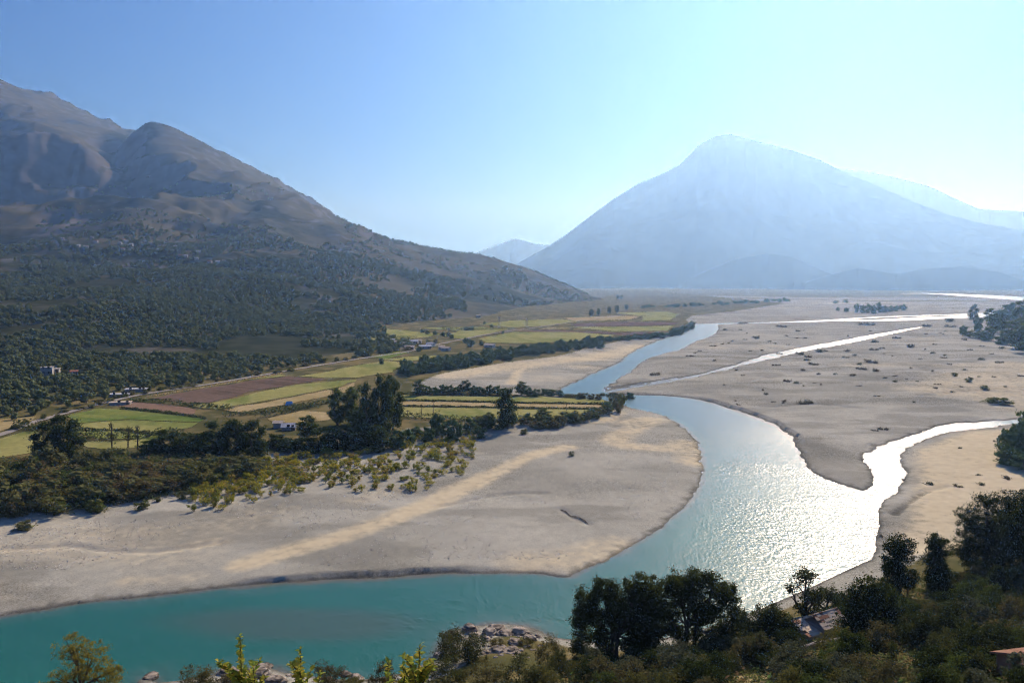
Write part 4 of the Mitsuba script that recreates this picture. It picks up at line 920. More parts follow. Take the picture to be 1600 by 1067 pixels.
for u, v, L, Wd, h, rot, kw, lab in [
        (74, 586, 5.5, 5, 4.2, 20, dict(flat=True, roof='grey_wall_mat', wall='grey_wall_mat', storeys=2), 'pale two storey house with flat roof among the olive trees'), (86, 583, 4.5, 4, 2.4, 20, dict(flat=True, roof='plaster_mat'), 'low flat annex right of the pale two storey house'),
        (116, 586, 3.4, 3, 2.0, 30, dict(windows=1), 'little white hut with red roof in the olive grove'),
        (187, 619, 8, 3.4, 1.0, 12, dict(flat=True, roof='tin_mat', wall='grey_wall_mat'), 'long shed with pale roof beside the road at left'), (213, 611, 9, 3.4, 1.1, 10, dict(flat=True, roof='tin_mat', wall='grey_wall_mat'), 'second long pale roofed shed, behind the first and nearer the grove'),
        (188, 632, 8, 3, 1.0, 12, dict(flat=True, roof='slate_mat', wall='grey_wall_mat', windows=1), 'low tan shed at the corner of the red ploughed field'),
        (452, 671, 4.6, 4.0, 1.2, 8, dict(roof='tin_mat', wall='grey_wall_mat', windows=1, pitch=0.5), 'shed with a shining white metal roof among the dark trees'), (435, 668, 3, 3, 1.8, 8, dict(roof='slate_mat', wall='grey_wall_mat', windows=0, door=False), 'tiny tan hut left of the shining metal roof')]:
    house('shed' if 'shed' in lab or 'hut' in lab else 'house', hit(u, v), L, Wd, h, rot, label=lab, cat='shed' if 'shed' in lab or 'hut' in lab else 'house', **kw)
for k, (u, v, L, lab) in enumerate([(604, 535, 9, 'leftmost white farm house below the groves'), (611, 535, 8, 'white farm house second from the left'), (618, 538, 7, 'pale farm building in front of the two white houses'), (636, 541, 12, 'long dark roofed farm building'), (644, 537, 13, 'long white roofed barn of the farm'),
                                    (653, 536, 8, 'white farm house right of the long barn'), (640, 546, 9, 'low farm shed nearest the road'), (664, 545, 12, 'long pale barn by the road'), (697, 548, 8, 'white house standing right of the farm'), (690, 546, 6, 'small annex left of the white house right of the farm'), (673, 541, 7, 'small white house behind the long pale barn'), (765, 543, 10, 'low dark roofed hut beside the riverside belt')]):
    house('farm_house', hit(u, v), L * 0.75, 5, 2.0, RNG.uniform(-25, 25), roof=['slate_mat', 'tin_mat', 'slate_mat'][k % 3], wall=['plaster_mat', 'grey_wall_mat'][k % 2], label=lab, windows=2)
VILLAGE = [(98, 375), (144, 374), (150, 379), (122, 386), (135, 388), (193, 377), (197, 379), (188, 382), (192, 391), (205, 384), (235, 382), (272, 384), (275, 388), (320, 382), (283, 402), (290, 402), (307, 406), (328, 411), (340, 411), (350, 410), (360, 411), (310, 396), (247, 392), (60, 380), (440, 436), (232, 277)]
for k, (u, v) in enumerate(VILLAGE):
    p = hit(u, v)
    side = 'left' if u < 160 else 'middle' if u < 250 else 'right'
    house('village_house', p, RNG.uniform(5, 9), 5, 3.2, RNG.uniform(-30, 30), roof=['tin_mat', 'plaster_mat', 'tile_mat'][k % 3], label=f'tiny pale house of the village on the mountain slope, {side} part' if k < 24 else ['lone white speck of a house below the village', 'lone white hut high under the pointed peak'][k - 24],
          windows=2, group=f'village houses, {side} part' if k < 24 else None)
for k, (u, v) in enumerate([(1328, 408), (1427, 408), (1533, 446), (966, 467), (747, 496)]):
    house('white_building', hit(u, v) if k > 2 else A(u, v, 4200), 6, 5, 3, 10, roof='slate_mat', label=['left faint white building on the hazy mountain foot', 'right faint white building on the hazy mountain foot', 'white building at the foot of the low foothill', 'white building at the end of the mountain ridge', 'pale building under the low green hill'][k], cat='building') if k > 2 else None
p = hit(452, 633)
scene['tarpaulin'] = {**mikit.ply(trimesh.convex.convex_hull([[-1.6, -1, 0], [1.6, -1, 0], [1.6, 1, 0], [-1.6, 1, 0], [-1.2, 0, 1.6], [1.2, 0, 1.7]]), 'blue_mat'), 'to_world': T().translate(p.tolist())}
tag('tarpaulin', 'small blue tarpaulin among green bushes below the stubble strip', 'tarpaulin')

# utility poles and pylons
def pole(u, v, h_px, lab, arms=1):
    p = hit(u, v); m = np.linalg.norm(p - [0, 0, EYE]) / F; h = h_px * m
    root = numbered('utility_pole'); pl = T().translate(p.tolist()).rotate([0, 0, 1], 20)
    part(root + '__shaft', tube([[0, 0, -.5], [0, 0, h]], [0.16, 0.10], 6), 'wood_mat', pl, True)
    part(root + '__crossarm', box(-0.8, 0.8, 0.10, 0.22, h - 0.6, h - 0.45), 'wood_mat', pl)
    tag(root, lab, 'pole')
for u, v, h, lab in [(677, 646, 20, 'wooden pole standing in the striped fields right of the dead tree'), (637, 652, 12, 'short post at the left end of the striped fields'), (885, 642, 14, 'pole near the right end of the striped fields'), (1418, 932, 34, 'pole beside the dark trees at the sandy bank'), (1545, 944, 28, 'pole in the garden slope at right'), (1418, 990, 20, 'pole behind the little rusty shed'), (1316, 1047, 26, 'pole among the shrubs below the wrecked roof')]:
    pole(u, v, h, lab)
def pylon(u, v, h_px, lab):
    p = hit(u, v); h = h_px * np.linalg.norm(p - [0, 0, EYE]) / F
    bars = []
    w = lambda z: 1.3 * (1 - z / h) + 0.25
    zs = np.linspace(0, h * 0.96, 8)
    for sx in (-1, 1):
        for sy in (-1, 1):
            bars.append(tube([[sx * w(z), sy * w(z), z] for z in (0, h * 0.5, h * 0.98)], 0.10, 4))
    for z0, z1 in zip(zs[:-1], zs[1:]):
        for a, b in (((-1, -1), (1, -1)), ((1, -1), (1, 1)), ((1, 1), (-1, 1)), ((-1, 1), (-1, -1))):
            bars.append(tube([[a[0] * w(z0), a[1] * w(z0), z0], [b[0] * w(z1), b[1] * w(z1), z1]], 0.06, 3))
    v_, f_, _ = join(bars)
    root = numbered('pylon'); pl = T().translate(p.tolist()).rotate([0, 0, 1], 25)
    part(root + '__lattice', (v_, f_), 'grey_wall_mat', pl)
    for z in (0.78, 0.9):
        part(sub_named(root, 'crossarm'), tube([[-2.6, 0, h * z], [0, 0, h * z + 0.3], [2.6, 0, h * z]], 0.12, 4), 'grey_wall_mat', pl)
    tag(root, lab, 'pylon')
pylon(780, 514, 21, 'faint lattice pylon left of the straight road on the far fields'); pylon(823, 511, 14, 'smaller faint lattice pylon farther along the far fields'); pylon(702, 529, 17, 'faint lattice pylon behind the farm')

# ------------------------------------------------------------------ the near bank: rocks
def rock_mesh(seed, flat=0.5):
    m = trimesh.creation.icosphere(3, 1.0)
    v = m.vertices * [1, 0.8, flat]
    n = meshkit.fbm(v * 1.3 + seed * 7, 4, seed) - 0.5
    st = np.round((v[:, 2] + 0.15 * n) * 5) / 5
    v = v * (1 + 0.75 * n[:, None] + 0.5 * (meshkit.noise(v * 4.5 + seed, seed) - 0.5)[:, None])
    v[:, 2] = 0.5 * v[:, 2] + 0.5 * st
    return trimesh.Trimesh(v, m.faces, process=False)
def rock_color(p, n, uv):
    f = mikit.fbm(p.x * 1.2, p.y * 1.2, p.z * 4.0, 4)
    c = mikit.mix((0.11, 0.095, 0.078), (0.42, 0.36, 0.29), mikit.smoothstep(0.3, 0.7, f))
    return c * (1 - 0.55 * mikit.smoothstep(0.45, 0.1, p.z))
scene['rock_mat'] = {'type': 'twosided', 'bsdf': {'type': 'diffuse', 'reflectance': mikit.proc(rock_color)}}
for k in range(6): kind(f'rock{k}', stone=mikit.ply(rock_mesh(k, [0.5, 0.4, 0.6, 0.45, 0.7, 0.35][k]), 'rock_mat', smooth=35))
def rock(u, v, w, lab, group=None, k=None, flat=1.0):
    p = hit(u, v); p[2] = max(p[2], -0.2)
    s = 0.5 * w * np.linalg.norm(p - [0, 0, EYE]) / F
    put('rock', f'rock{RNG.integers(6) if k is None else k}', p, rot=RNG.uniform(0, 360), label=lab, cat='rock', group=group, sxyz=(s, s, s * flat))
for u, v, w, lab in [(734, 984, 27, 'flat pale rock standing alone in the water left of the outcrop'), (776, 983, 26, 'pale rock on the water side of the outcrop'), (742, 992, 18, 'small rock slab between two bigger rocks at the outcrop'), (766, 990, 24, 'pale slab at the near side of the outcrop top'), (790, 992, 28, 'broad slab in the middle of the outcrop'), (760, 999, 16, 'little stone under the pale slabs of the outcrop'),
                     (812, 990, 30, 'large sandy rock on the right half of the outcrop'), (826, 998, 22, 'rock at the right tip of the outcrop'), (804, 1004, 24, 'mossy rock low on the outcrop'), (780, 1016, 30, 'wide crumbled ledge in front of the outcrop'), (800, 1018, 28, 'right crumbled ledge in front of the outcrop'), (760, 1020, 22, 'left crumbled ledge in front of the outcrop'),
                     (686, 1026, 20, 'pinkish rock at the left foot of the outcrop, by the water'), (674, 1032, 12, 'small stone left of the pinkish rock'), (412, 1044, 32, 'pointed pale rock slab jutting into the water at left'), (404, 1056, 36, 'second pale slab under the pointed one'), (355, 1050, 26, 'pale boulder left of the pointed slab'), (372, 1064, 40, 'broad rock at the bottom edge between the leafy shoots'), (430, 1064, 30, 'dark rock at the bottom edge right of the slabs'),
                     (235, 1060, 26, 'pale rock just peeping over the bottom edge at left'), (540, 1056, 22, 'pale rock behind the soft brown bushes'), (556, 1064, 26, 'low stone at the bottom edge beside the brown bushes')]:
    rock(u, v, w, lab)
for k in range(70):
    u, v = (RNG.uniform(715, 845), RNG.uniform(988, 1030)) if k < 45 else (RNG.uniform(330, 560), RNG.uniform(1052, 1072))
    rock(u, v, RNG.uniform(4, 10), 'small loose pale stone lying among the shore rocks', 'loose stones among the shore rocks')
ico = trimesh.creation.icosphere(0, 1.0)
scene['cobble_mat'] = {'type': 'twosided', 'bsdf': {'type': 'diffuse', 'reflectance': {'type': 'mesh_attribute', 'name': 'vertex_color'}}}
rc = np.random.default_rng(51)
for k in range(5):
    v = ico.vertices * [1, 0.8, 0.45] * (1 + 0.15 * rc.normal(size=(len(ico.vertices), 1)))
    kind(f'cobble{k}', stone=mikit.ply((v, ico.faces), 'cobble_mat', color=np.tile([(0.55, 0.53, 0.48), (0.36, 0.34, 0.31), (0.22, 0.21, 0.19), (0.45, 0.41, 0.35), (0.62, 0.60, 0.56)][k], (len(v), 1))))
cu, cv = rc.uniform(-20, 1110, 26000), 700 + 260 * rc.uniform(size=26000) ** 0.8
cq = np.array([G(u, v, 1.0)[:2] for u, v in zip(cu, cv)])
cz = ground_z(cq[:, 0], cq[:, 1])
fit = (meshkit.fbm(np.column_stack([cq / 22, cz * 0]), 3, 91) > 0.47) & (water_d(cq[:, 0], cq[:, 1]) > 5.5) & (cz < 2.4) & (sand_tree[0].query(cq)[0] > 7) & ~shapely.contains_xy(TERRACE, cq[:, 0], cq[:, 1]) & ~shapely.contains_xy(WATER, cq[:, 0], cq[:, 1])
for n, k in enumerate(np.nonzero(fit)[0][:8000]):
    put(None, f'cobble{rc.integers(5)}', (cq[k, 0], cq[k, 1], cz[k] + 0.02), rc.uniform(0.05, 0.16) * (1 + 0.6 * (rc.uniform() < 0.05)), rc.uniform(0, 360), key=f'cobbles__{n:05d}')
tag('cobbles', 'loose grey cobbles strewn over the left gravel bar', 'stones', None, 'stuff')
pts = [(876, 797), (884, 800), (892, 807), (902, 808), (912, 813), (919, 819)]
q = np.array([hit(u, v) + [0, 0, 0.15] for u, v in pts])
scene['erosion_line'] = mikit.ply(tube(catmull(q, 4), 0.05 + 0.08 * RNG.uniform(size=21), 7), 'wood_mat', smooth=True)  # dark tube added to draw the erosion edge across the gravel
tag('erosion_line', 'dark curved tube added along the erosion edge on the middle of the gravel bar', 'erosion_line')

# ------------------------------------------------------------------ the near bank: house, walls
def wrecked_house():
    p = hit(1288, 992); sc = np.linalg.norm(p - [0, 0, EYE]) / F
    root = 'old_house'; m = T().translate(p.tolist()).rotate([0, 0, 1], 28).scale(0.84)
    part(root + '__wall', trimesh.util.concatenate([box(-2.6, 2.6, -2.0, 2.0, -1, 2.4)]), 'grey_wall_mat', m)
    part(root + '__wall_001', box(-5.6, -2.63, -1.8, 1.7, -1.2, 1.7), 'grey_wall_mat', m)
    r = np.random.default_rng(5)
    def slab_rows(x0, x1, y0, z0, y1, z1, nx, ny, start):
        for iy in range(ny):
            for ix in range(nx):
                t0, t1 = iy / ny, (iy + 1) / ny + 0.05
                xa, xb = x0 + (x1 - x0) * ix / nx, x0 + (x1 - x0) * (ix + 1) / nx
                if r.uniform() < 0.05: continue
                lift = r.uniform(0, 0.06)
                q = np.array([[xa + .01, y0 + (y1 - y0) * t0, z0 + (z1 - z0) * t0 + lift + .05], [xb - .01, y0 + (y1 - y0) * t0, z0 + (z1 - z0) * t0 + lift + .05], [xb - .01, y0 + (y1 - y0) * t1, z0 + (z1 - z0) * t1 + lift], [xa + .01, y0 + (y1 - y0) * t1, z0 + (z1 - z0) * t1 + lift]])
                part(sub_named(root, start), trimesh.convex.convex_hull(np.vstack([q, q + [0, 0, 0.07]])), 'slate_mat' if r.uniform() < .8 else 'rust_mat', m)
    slab_rows(-2.9, 2.9, -2.4, 2.3, 0, 3.9, 8, 5, 'roof__slab'); slab_rows(-2.9, 2.9, 2.4, 2.3, 0.02, 3.9, 8, 5, 'roof__slab')
    slab_rows(-5.9, -2.95, -2.1, 1.75, 1.9, 2.5, 4, 5, 'annex_roof__slab')
    part(root + '__roof', box(-2.8, 2.8, -0.12, 0.12, 3.75, 3.86), 'wood_mat', m); part(root + '__annex_roof', box(-5.8, -3.0, -0.1, 0.1, 2.0, 2.1), 'wood_mat', m)
    part(root + '__window', box(-0.6, 0.5, -2.06, -1.9, 0.9, 1.9), 'hole_mat', m); part(root + '__door', box(1.2, 2.1, -2.06, -1.9, -0.2, 1.8), 'wood_mat', m)
    tag(root, 'old stone house with a broken grey slab roof and low annex beside the glittering river', 'house')
    m2 = T().translate(hit(1256, 996).tolist()).rotate([0, 0, 1], 14)
    part('lean_to__roof', trimesh.convex.convex_hull([[-2.2, -1.2, 2.0], [2.2, -1.2, 2.2], [2.2, 1.2, 2.4], [-2.2, 1.2, 2.2], [-2.2, -1.2, 2.1], [2.2, -1.2, 2.3], [2.2, 1.2, 2.5], [-2.2, 1.2, 2.3]]), 'slate_mat', m2)
    part('lean_to__wall', box(-1.7, 1.7, -0.8, 0.9, -1, 1.98), 'rust_mat', m2)
    tag('lean_to', 'flat roofed lean-to left of the old stone house', 'shed')
    m3 = T().translate(hit(1396, 972).tolist()).rotate([0, 0, 1], -18)
    part('rusty_shed__wall', box(-1.1, 1.1, -0.9, 0.9, -0.6, 1.3), 'rust_mat', m3); part('rusty_shed__roof', trimesh.convex.convex_hull([[-1.3, -1.1, 1.33], [1.3, -1.1, 1.33], [1.3, 1.1, 1.7], [-1.3, 1.1, 1.7], [-1.3, -1.1, 1.4], [1.3, -1.1, 1.4], [1.3, 1.1, 1.77], [-1.3, 1.1, 1.77]]), 'rust_mat', m3)
    tag('rusty_shed', 'little rusty brown shed with pale edge among the bushes right of the old house', 'shed')
    house('brick_house', hit(1612, 1068), 3.6, 3.4, 1.9, 12, wall='rust_mat', roof='rust_mat', windows=1, label='red brown roof corner at the bottom right edge')
wrecked_house()

def stone_wall(pts, h, th, label, seed):
    """a dry wall of single stones along points seen at (u, v)"""
    r = np.random.default_rng(seed)
    c = samples(np.array([hit(u, v) for u, v in pts]), 0.05)
    s = np.concatenate([[0], np.cumsum(np.linalg.norm(np.diff(c[:, :2], axis=0), axis=1))])
    root = numbered('stone_wall')
    total = s[-1]
    at = lambda d: np.array([np.interp(d, s, c[:, 0]), np.interp(d, s, c[:, 1]), 0])
    rows = max(2, int(h / 0.32)); hull = []
    core = []
    for a in np.arange(0, total, 1.0):
        p, q = at(a), at(min(total, a + 1.02)); d = q - p; L = np.linalg.norm(d)
        if L < 0.05: continue
        d /= L; nrm = np.array([-d[1], d[0], 0]); z = ground_z(*p[:2]); z2 = ground_z(*q[:2])
        core.append(trimesh.convex.convex_hull([e + nrm * o + [0, 0, zz + dz] for o in (-th * .4, th * .4) for dz in (-.5, h - .1) for e, zz in ((p, z), (q, z2))]))
    scene[root] = mikit.ply(trimesh.util.concatenate(core), 'stone_mat')
    n = 0
    for k in range(rows):
        d0 = r.uniform(0, 0.3)
        while d0 < total and n < 300:
            ln = r.uniform(0.35, 0.75) * max(1.0, total * rows / 150)
            p = at(min(total, d0 + ln / 2)); q = at(min(total, d0 + ln / 2 + 0.1)); dr_ = q - p
            ang = math.degrees(math.atan2(dr_[1], dr_[0])) if np.linalg.norm(dr_) > 1e-6 else 0
            b = trimesh.creation.icosphere(1, 1.0); v = np.sign(b.vertices) * np.abs(b.vertices) ** 0.6
            v = v * [ln * 0.5, th * 0.5 * r.uniform(0.9, 1.12), h / rows * 0.5] * (1 + 0.10 * r.normal(size=(len(v), 1)))
            scene[sub_named(root, 'stone')] = {**mikit.ply(trimesh.Trimesh(v, b.faces, process=False), 'stone_mat'), 'to_world': T().translate([float(p[0]), float(p[1]), float(ground_z(p[0], p[1]) + (k + 0.5) * h / rows)]).rotate([0, 0, 1], ang)}
            d0 += ln; n += 1
    tag(root, label, 'wall')
stone_wall([(1085, 1056), (1110, 1049), (1140, 1043), (1165, 1036), (1182, 1034)], 0.9, 0.5, 'low tan stone wall running left from the garden bushes', 1)
stone_wall([(1204, 1032), (1240, 1022), (1270, 1014), (1300, 1008), (1340, 997)], 0.9, 0.5, 'stone wall below the old house', 2)
stone_wall([(1385, 983), (1410, 977), (1432, 972)], 0.9, 0.5, 'short reddish wall beside the rusty shed', 3)
stone_wall([(1470, 955), (1510, 951), (1545, 955), (1575, 962)], 0.7, 0.5, 'grey garden wall high on the right slope', 4)
structure('path', drape(LineString(catmull([hit(u, v)[:2] for u, v in [(1040, 1064), (1090, 1051), (1140, 1039), (1185, 1029), (1250, 1014), (1330, 994)]], 5)).buffer(1.1, cap_style='flat'), 1.2, 0.07), 'road_mat', 'pale earth path along the stone walls')
structure('garden_ground', drape(hpoly([(1140, 1067), (1150, 1050), (1195, 1046), (1225, 1067), (1215, 1085), (1150, 1085)]), 1.5, 0.08), 'straw_field_mat', 'bare tan garden plot at the bottom edge')
structure('garden_ground_001', drape(hpoly([(1370, 1035), (1400, 1015), (1430, 1040), (1470, 1067), (1480, 1085), (1400, 1080), (1390, 1050)]), 1.5, 0.08), 'meadow_field_mat', 'grassy clearing between the dark bushes at bottom right')

# ------------------------------------------------------------------ the near bank: trees and shrubs
def big_tree(name, u, v, lobes_px, trunks, label, color, seed, leaves=74, clumps=560, size=0.27, spread=0.5, drop=0):
    """a tree built for its place; its lobes are (across, up, away, rx, ry, rz) in pixels of the photograph at its distance"""
    p = hit(u, v); m = np.linalg.norm(p - [0, 0, EYE]) / F
    r = np.random.default_rng(seed)
    L = [(a * m, c * m, (b - drop) * m, rx * m, ry * m, rz * m) for a, b, c, rx, ry, rz in lobes_px]
    c, cen = crown(r, L, clumps, leaves, size, spread, color, second=(color[0] * 1.5, color[1] * 1.35, color[2]), shell=0.55)
    root = numbered(name); place = T().translate([float(p[0]), float(p[1]), float(p[2] - 0.2)])
    scene[root + '__crown'] = {**leafy(c), 'to_world': place}
    tubes = []
    La = np.array(L)
    for tx in trunks:
        b0 = np.array([tx * m, 0, -0.5]); near = La[np.argsort(np.abs(La[:, 0] - tx * m))[:max(3, len(La) // len(trunks))]]
        f = np.array([tx * m * 1.1, 0, 0.33 * La[:, 2].max()])
        tubes.append(tube([b0, (b0 + f) / 2 + r.normal(size=3) * 0.15, f], [0.42, 0.30, 0.26], 8))
        for l in near:
            e = l[:3]; mid = f * 0.5 + e * 0.5 + r.normal(size=3) * 0.35
            tubes.append(tube([f, mid, e], [0.22, 0.13, 0.05], 6))
            for _ in range(3):
                e2 = l[:3] + unit(r, 1)[0] * l[3:] * 0.8
                tubes.append(tube([mid, 0.5 * (mid + e2) + r.normal(size=3) * 0.2, e2], [0.10, 0.06, 0.02], 5))
    v_, f_, _ = join(tubes)
    scene[root + '__trunk'] = {**mikit.ply((v_, f_), 'bark_mat', smooth=True), 'to_world': place}
    tag(root, label, 'tree')
big_tree('spreading_tree', 962, 1032, [(-42, 100, 0, 22, 20, 20), (-48, 60, 5, 16, 16, 22), (-50, 30, 0, 14, 12, 20), (-18, 112, 5, 22, 22, 18), (4, 96, -5, 24, 22, 22), (-14, 70, 0, 24, 22, 16), (28, 122, 0, 20, 20, 16), (46, 104, 6, 22, 22, 22), (36, 74, 0, 22, 22, 18), (14, 60, 8, 16, 16, 12), (-36, 80, -6, 18, 18, 16), (-46, 14, 0, 12, 12, 14), (-24, 44, 0, 20, 18, 14), (6, 84, 0, 26, 22, 18), (40, 52, 4, 20, 18, 14), (-52, 78, 0, 10, 12, 18), (20, 34, 0, 26, 20, 14), (-20, 22, 0, 22, 18, 12), (50, 78, 0, 20, 18, 20), (56, 40, 0, 16, 16, 18)], [-4, 2],
         'left half of the large dark spreading trees before the glittering river', (0.044, 0.058, 0.016), 301, 76, 760, drop=8)
big_tree('spreading_tree', 1080, 1014, [(-62, 62, 0, 22, 20, 22), (-50, 92, 4, 20, 20, 20), (-24, 104, -4, 22, 22, 18), (2, 108, 4, 22, 22, 16), (26, 102, 0, 22, 22, 18), (48, 84, 4, 22, 22, 22), (62, 58, 0, 16, 16, 20), (28, 68, -6, 22, 22, 16), (-30, 60, 6, 20, 20, 16), (0, 72, 0, 20, 20, 14), (40, 36, 0, 18, 16, 14), (-52, 38, 0, 16, 14, 12), (-10, 84, 0, 26, 22, 18), (52, 30, 0, 16, 16, 14), (-30, 36, 0, 18, 16, 12), (14, 52, 0, 20, 18, 12), (-70, 40, 0, 16, 16, 20), (-10, 30, 0, 26, 20, 12), (30, 18, 0, 24, 18, 10), (66, 40, 0, 12, 14, 16)], [-6, 6],
         'right half of the large dark spreading trees, its two trunks showing below the crown', (0.045, 0.060, 0.016), 302, 76, 780, drop=6)
big_tree('spreading_tree', 1004, 1026, [(-10, 100, 0, 18, 20, 20), (0, 70, 0, 22, 22, 20), (14, 48, 0, 20, 18, 14), (-4, 40, 0, 18, 16, 12), (-24, 64, 0, 18, 18, 18), (22, 80, 0, 18, 18, 16), (0, 22, 0, 22, 18, 10)], [0], 'darkest middle tree between the two large spreading trees', (0.036, 0.050, 0.014), 303, 60, 300, drop=8)
big_tree('dark_bank_tree', 1552, 888, [(-30, 62, 0, 22, 20, 22), (-12, 84, 0, 22, 20, 18), (14, 86, 0, 22, 20, 18), (34, 70, 0, 22, 20, 22), (0, 52, 6, 30, 26, 24), (-20, 28, 0, 26, 22, 20), (26, 30, 0, 26, 22, 20), (0, 12, 0, 44, 26, 14), (-34, 40, 0, 16, 16, 18), (10, 66, 0, 26, 22, 20), (-40, 22, 0, 18, 18, 18), (44, 44, 0, 20, 20, 22), (-4, 40, 0, 34, 26, 22)], [-10, 12], 'big black green tree on the sandy bank at the right', (0.030, 0.042, 0.013), 304, 66, 860)
big_tree('dark_bank_tree', 1600, 900, [(-14, 64, 0, 24, 20, 24), (10, 90, 0, 26, 22, 24), (26, 60, 0, 26, 22, 26), (0, 32, 0, 28, 24, 22)], [0], 'dark tree cut by the right edge beside the big black green one', (0.032, 0.044, 0.013), 305, 66, 480)
big_tree('dark_bank_tree', 1401, 934, [(0, 68, 0, 22, 20, 20), (-6, 46, 0, 18, 18, 18), (6, 28, 0, 22, 20, 18), (-14, 12, 0, 20, 18, 14)], [2], 'dark round headed tree standing before the grey sand at the water edge', (0.025, 0.036, 0.012), 306, 66, 330)
big_tree('dark_bank_tree', 1462, 920, [(0, 58, 0, 13, 13, 18), (-2, 34, 0, 17, 16, 18), (8, 14, 0, 24, 20, 16)], [0], 'dark slim tree between the round headed tree and the big black green one', (0.025, 0.037, 0.012), 307, 66, 280)
big_tree('fig_tree', 1256, 992, [(0, 84, 0, 14, 14, 14), (-18, 66, 0, 10, 10, 12), (16, 60, 0, 10, 10, 12), (4, 58, 0, 12, 12, 10), (-6, 40, 0, 10, 10, 9), (14, 36, 0, 9, 9, 9)], [0], 'open tree with ragged branches against the white glitter', (0.045, 0.055, 0.02), 308, 26, 90, 0.34, 0.42)
big_tree('bank_tree', 1352, 1006, [(-18, 62, 0, 22, 20, 20), (10, 76, 0, 26, 22, 20), (34, 56, 0, 22, 20, 20), (0, 38, 0, 34, 28, 22), (28, 22, 0, 26, 24, 18), (-24, 24, 0, 20, 20, 18)], [0], 'broad dark green tree just right of the old house', (0.032, 0.045, 0.014), 309, 60, 340)
big_tree('bank_tree', 1200, 1014, [(-24, 42, 0, 20, 18, 16), (0, 52, 0, 22, 20, 16), (22, 40, 0, 18, 18, 14), (0, 26, 0, 36, 28, 16)], [0], 'rounded bushy tree between the spreading trees and the old house', (0.05, 0.065, 0.025), 310, 56, 200)
big_tree('bank_tree', 1290, 962, [(-14, 26, 0, 14, 14, 12), (6, 32, 0, 14, 14, 12), (20, 22, 0, 12, 12, 12)], [0], 'small tree behind the old house roof', (0.05, 0.062, 0.025), 311, 50, 100)
big_tree('bank_tree', 128, 1100, [(-8, 74, 0, 24, 22, 20), (16, 64, 0, 22, 20, 18), (34, 42, 0, 20, 20, 18), (-4, 44, 0, 24, 22, 18), (-36, 32, 0, 14, 14, 12), (14, 22, 0, 34, 26, 18)], [0], 'olive yellow tree rising from the bottom edge at the left', (0.21, 0.19, 0.035), 312, 50, 260, 0.20, 0.36)

SHRUBS = [('tamarisk1', 712, 1036, 50, 62, 'dark feathery bush at the left of the rock outcrop'), ('tamarisk2', 704, 1012, 28, 36, 'reddish tipped bush above the pinkish rock'), ('tamarisk1', 742, 1030, 40, 48, 'dark bush in the hollow of the outcrop'), ('tamarisk0', 776, 1012, 16, 26, 'small dark bush between the slabs of the outcrop'), ('tamarisk0', 822, 1009, 12, 28, 'low yellow green cushion on the outcrop'),
          ('tamarisk0', 856, 1046, 52, 44, 'yellow green bush at the right end of the outcrop'), ('tamarisk1', 874, 1058, 40, 46, 'soft green bush next to the water right of the outcrop'), ('tamarisk1', 700, 1072, 42, 70, 'grey green bush below the pinkish rock'), ('tamarisk0', 760, 1076, 46, 60, 'golden bush on the bottom edge below the outcrop'), ('tamarisk1', 815, 1078, 52, 70, 'round green bush on the bottom edge below the outcrop'), ('shrub2', 850, 1080, 36, 60, 'green shrub on the bottom edge right of the golden bush'),
          ('tamarisk2', 512, 1076, 38, 48, 'soft brown bush between two leafy shoots'), ('tamarisk2', 600, 1080, 44, 44, 'brown bush behind the right leafy shoots'), ('tamarisk0', 305, 1086, 42, 58, 'olive brown bush on the bottom edge left of the slabs'), ('tamarisk2', 345, 1082, 24, 40, 'small brown bush before the pale boulder'), ('shrub2', 548, 1078, 18, 40, 'low olive bush between the brown bushes'),
          ('shrub1', 1040, 1070, 30, 60, 'yellow green bush under the spreading trees at the bottom edge'), ('shrub3', 985, 1076, 46, 60, 'grassy dark shrub below the left spreading tree'), ('shrub0', 930, 1072, 40, 70, 'dark shrub on the shore left of the spreading trees'), ('shrub3', 1162, 1028, 22, 30, 'round grey bush above the stone wall'), ('shrub0', 1180, 1018, 30, 44, 'dark bush under the rounded bushy tree'), ('shrub2', 1150, 1014, 20, 40, 'low shrub on the shore right of the spreading trees')]
for k, u, v, h, w, lab in SHRUBS:
    plant('bank_shrub' if 'shrub' in lab else 'bank_bush', k, u, v, h, w, lab, 'shrub' if 'shrub' in lab else 'bush')
r0 = np.random.default_rng(77)
for k in range(40):
    t = k / 39; u = 900 + 440 * t + r0.normal() * 5
    v = np.interp(u, [880, 960, 1040, 1150, 1200, 1250, 1330], [1046, 1040, 1030, 1012, 1004, 992, 962]) + r0.uniform(0, 7)
    z = 'under the spreading trees' if u < 1150 else 'between the spreading trees and the old house' if u < 1245 else 'behind the old house'
    plant('shore_shrub', ['shrub0', 'shrub0', 'shrub3'][k % 3], u, v, r0.uniform(14, 24), r0.uniform(30, 48), 'low dark shrub along the water edge ' + z, 'shrub', 'shore shrubs ' + z)
for k in range(44):
    t = k / 43; u, v = np.interp(t, [0, .12, .3, .5, .75, 1], [20, 130, 235, 380, 560, 680]), np.interp(t, [0, .12, .3, .5, .75, 1], [668, 636, 612, 588, 559, 536])
    plant('roadside_bush', f'willow{k % 4}', u + r0.normal() * 4, v + r0.uniform(-2, 4), r0.uniform(4, 9), r0.uniform(9, 17), 'small bush beside the country road ' + (z := 'at its left end' if u < 240 else 'along the dark ploughed field' if u < 450 else 'toward the farm'), 'bush', 'roadside bushes ' + z)
n = 0
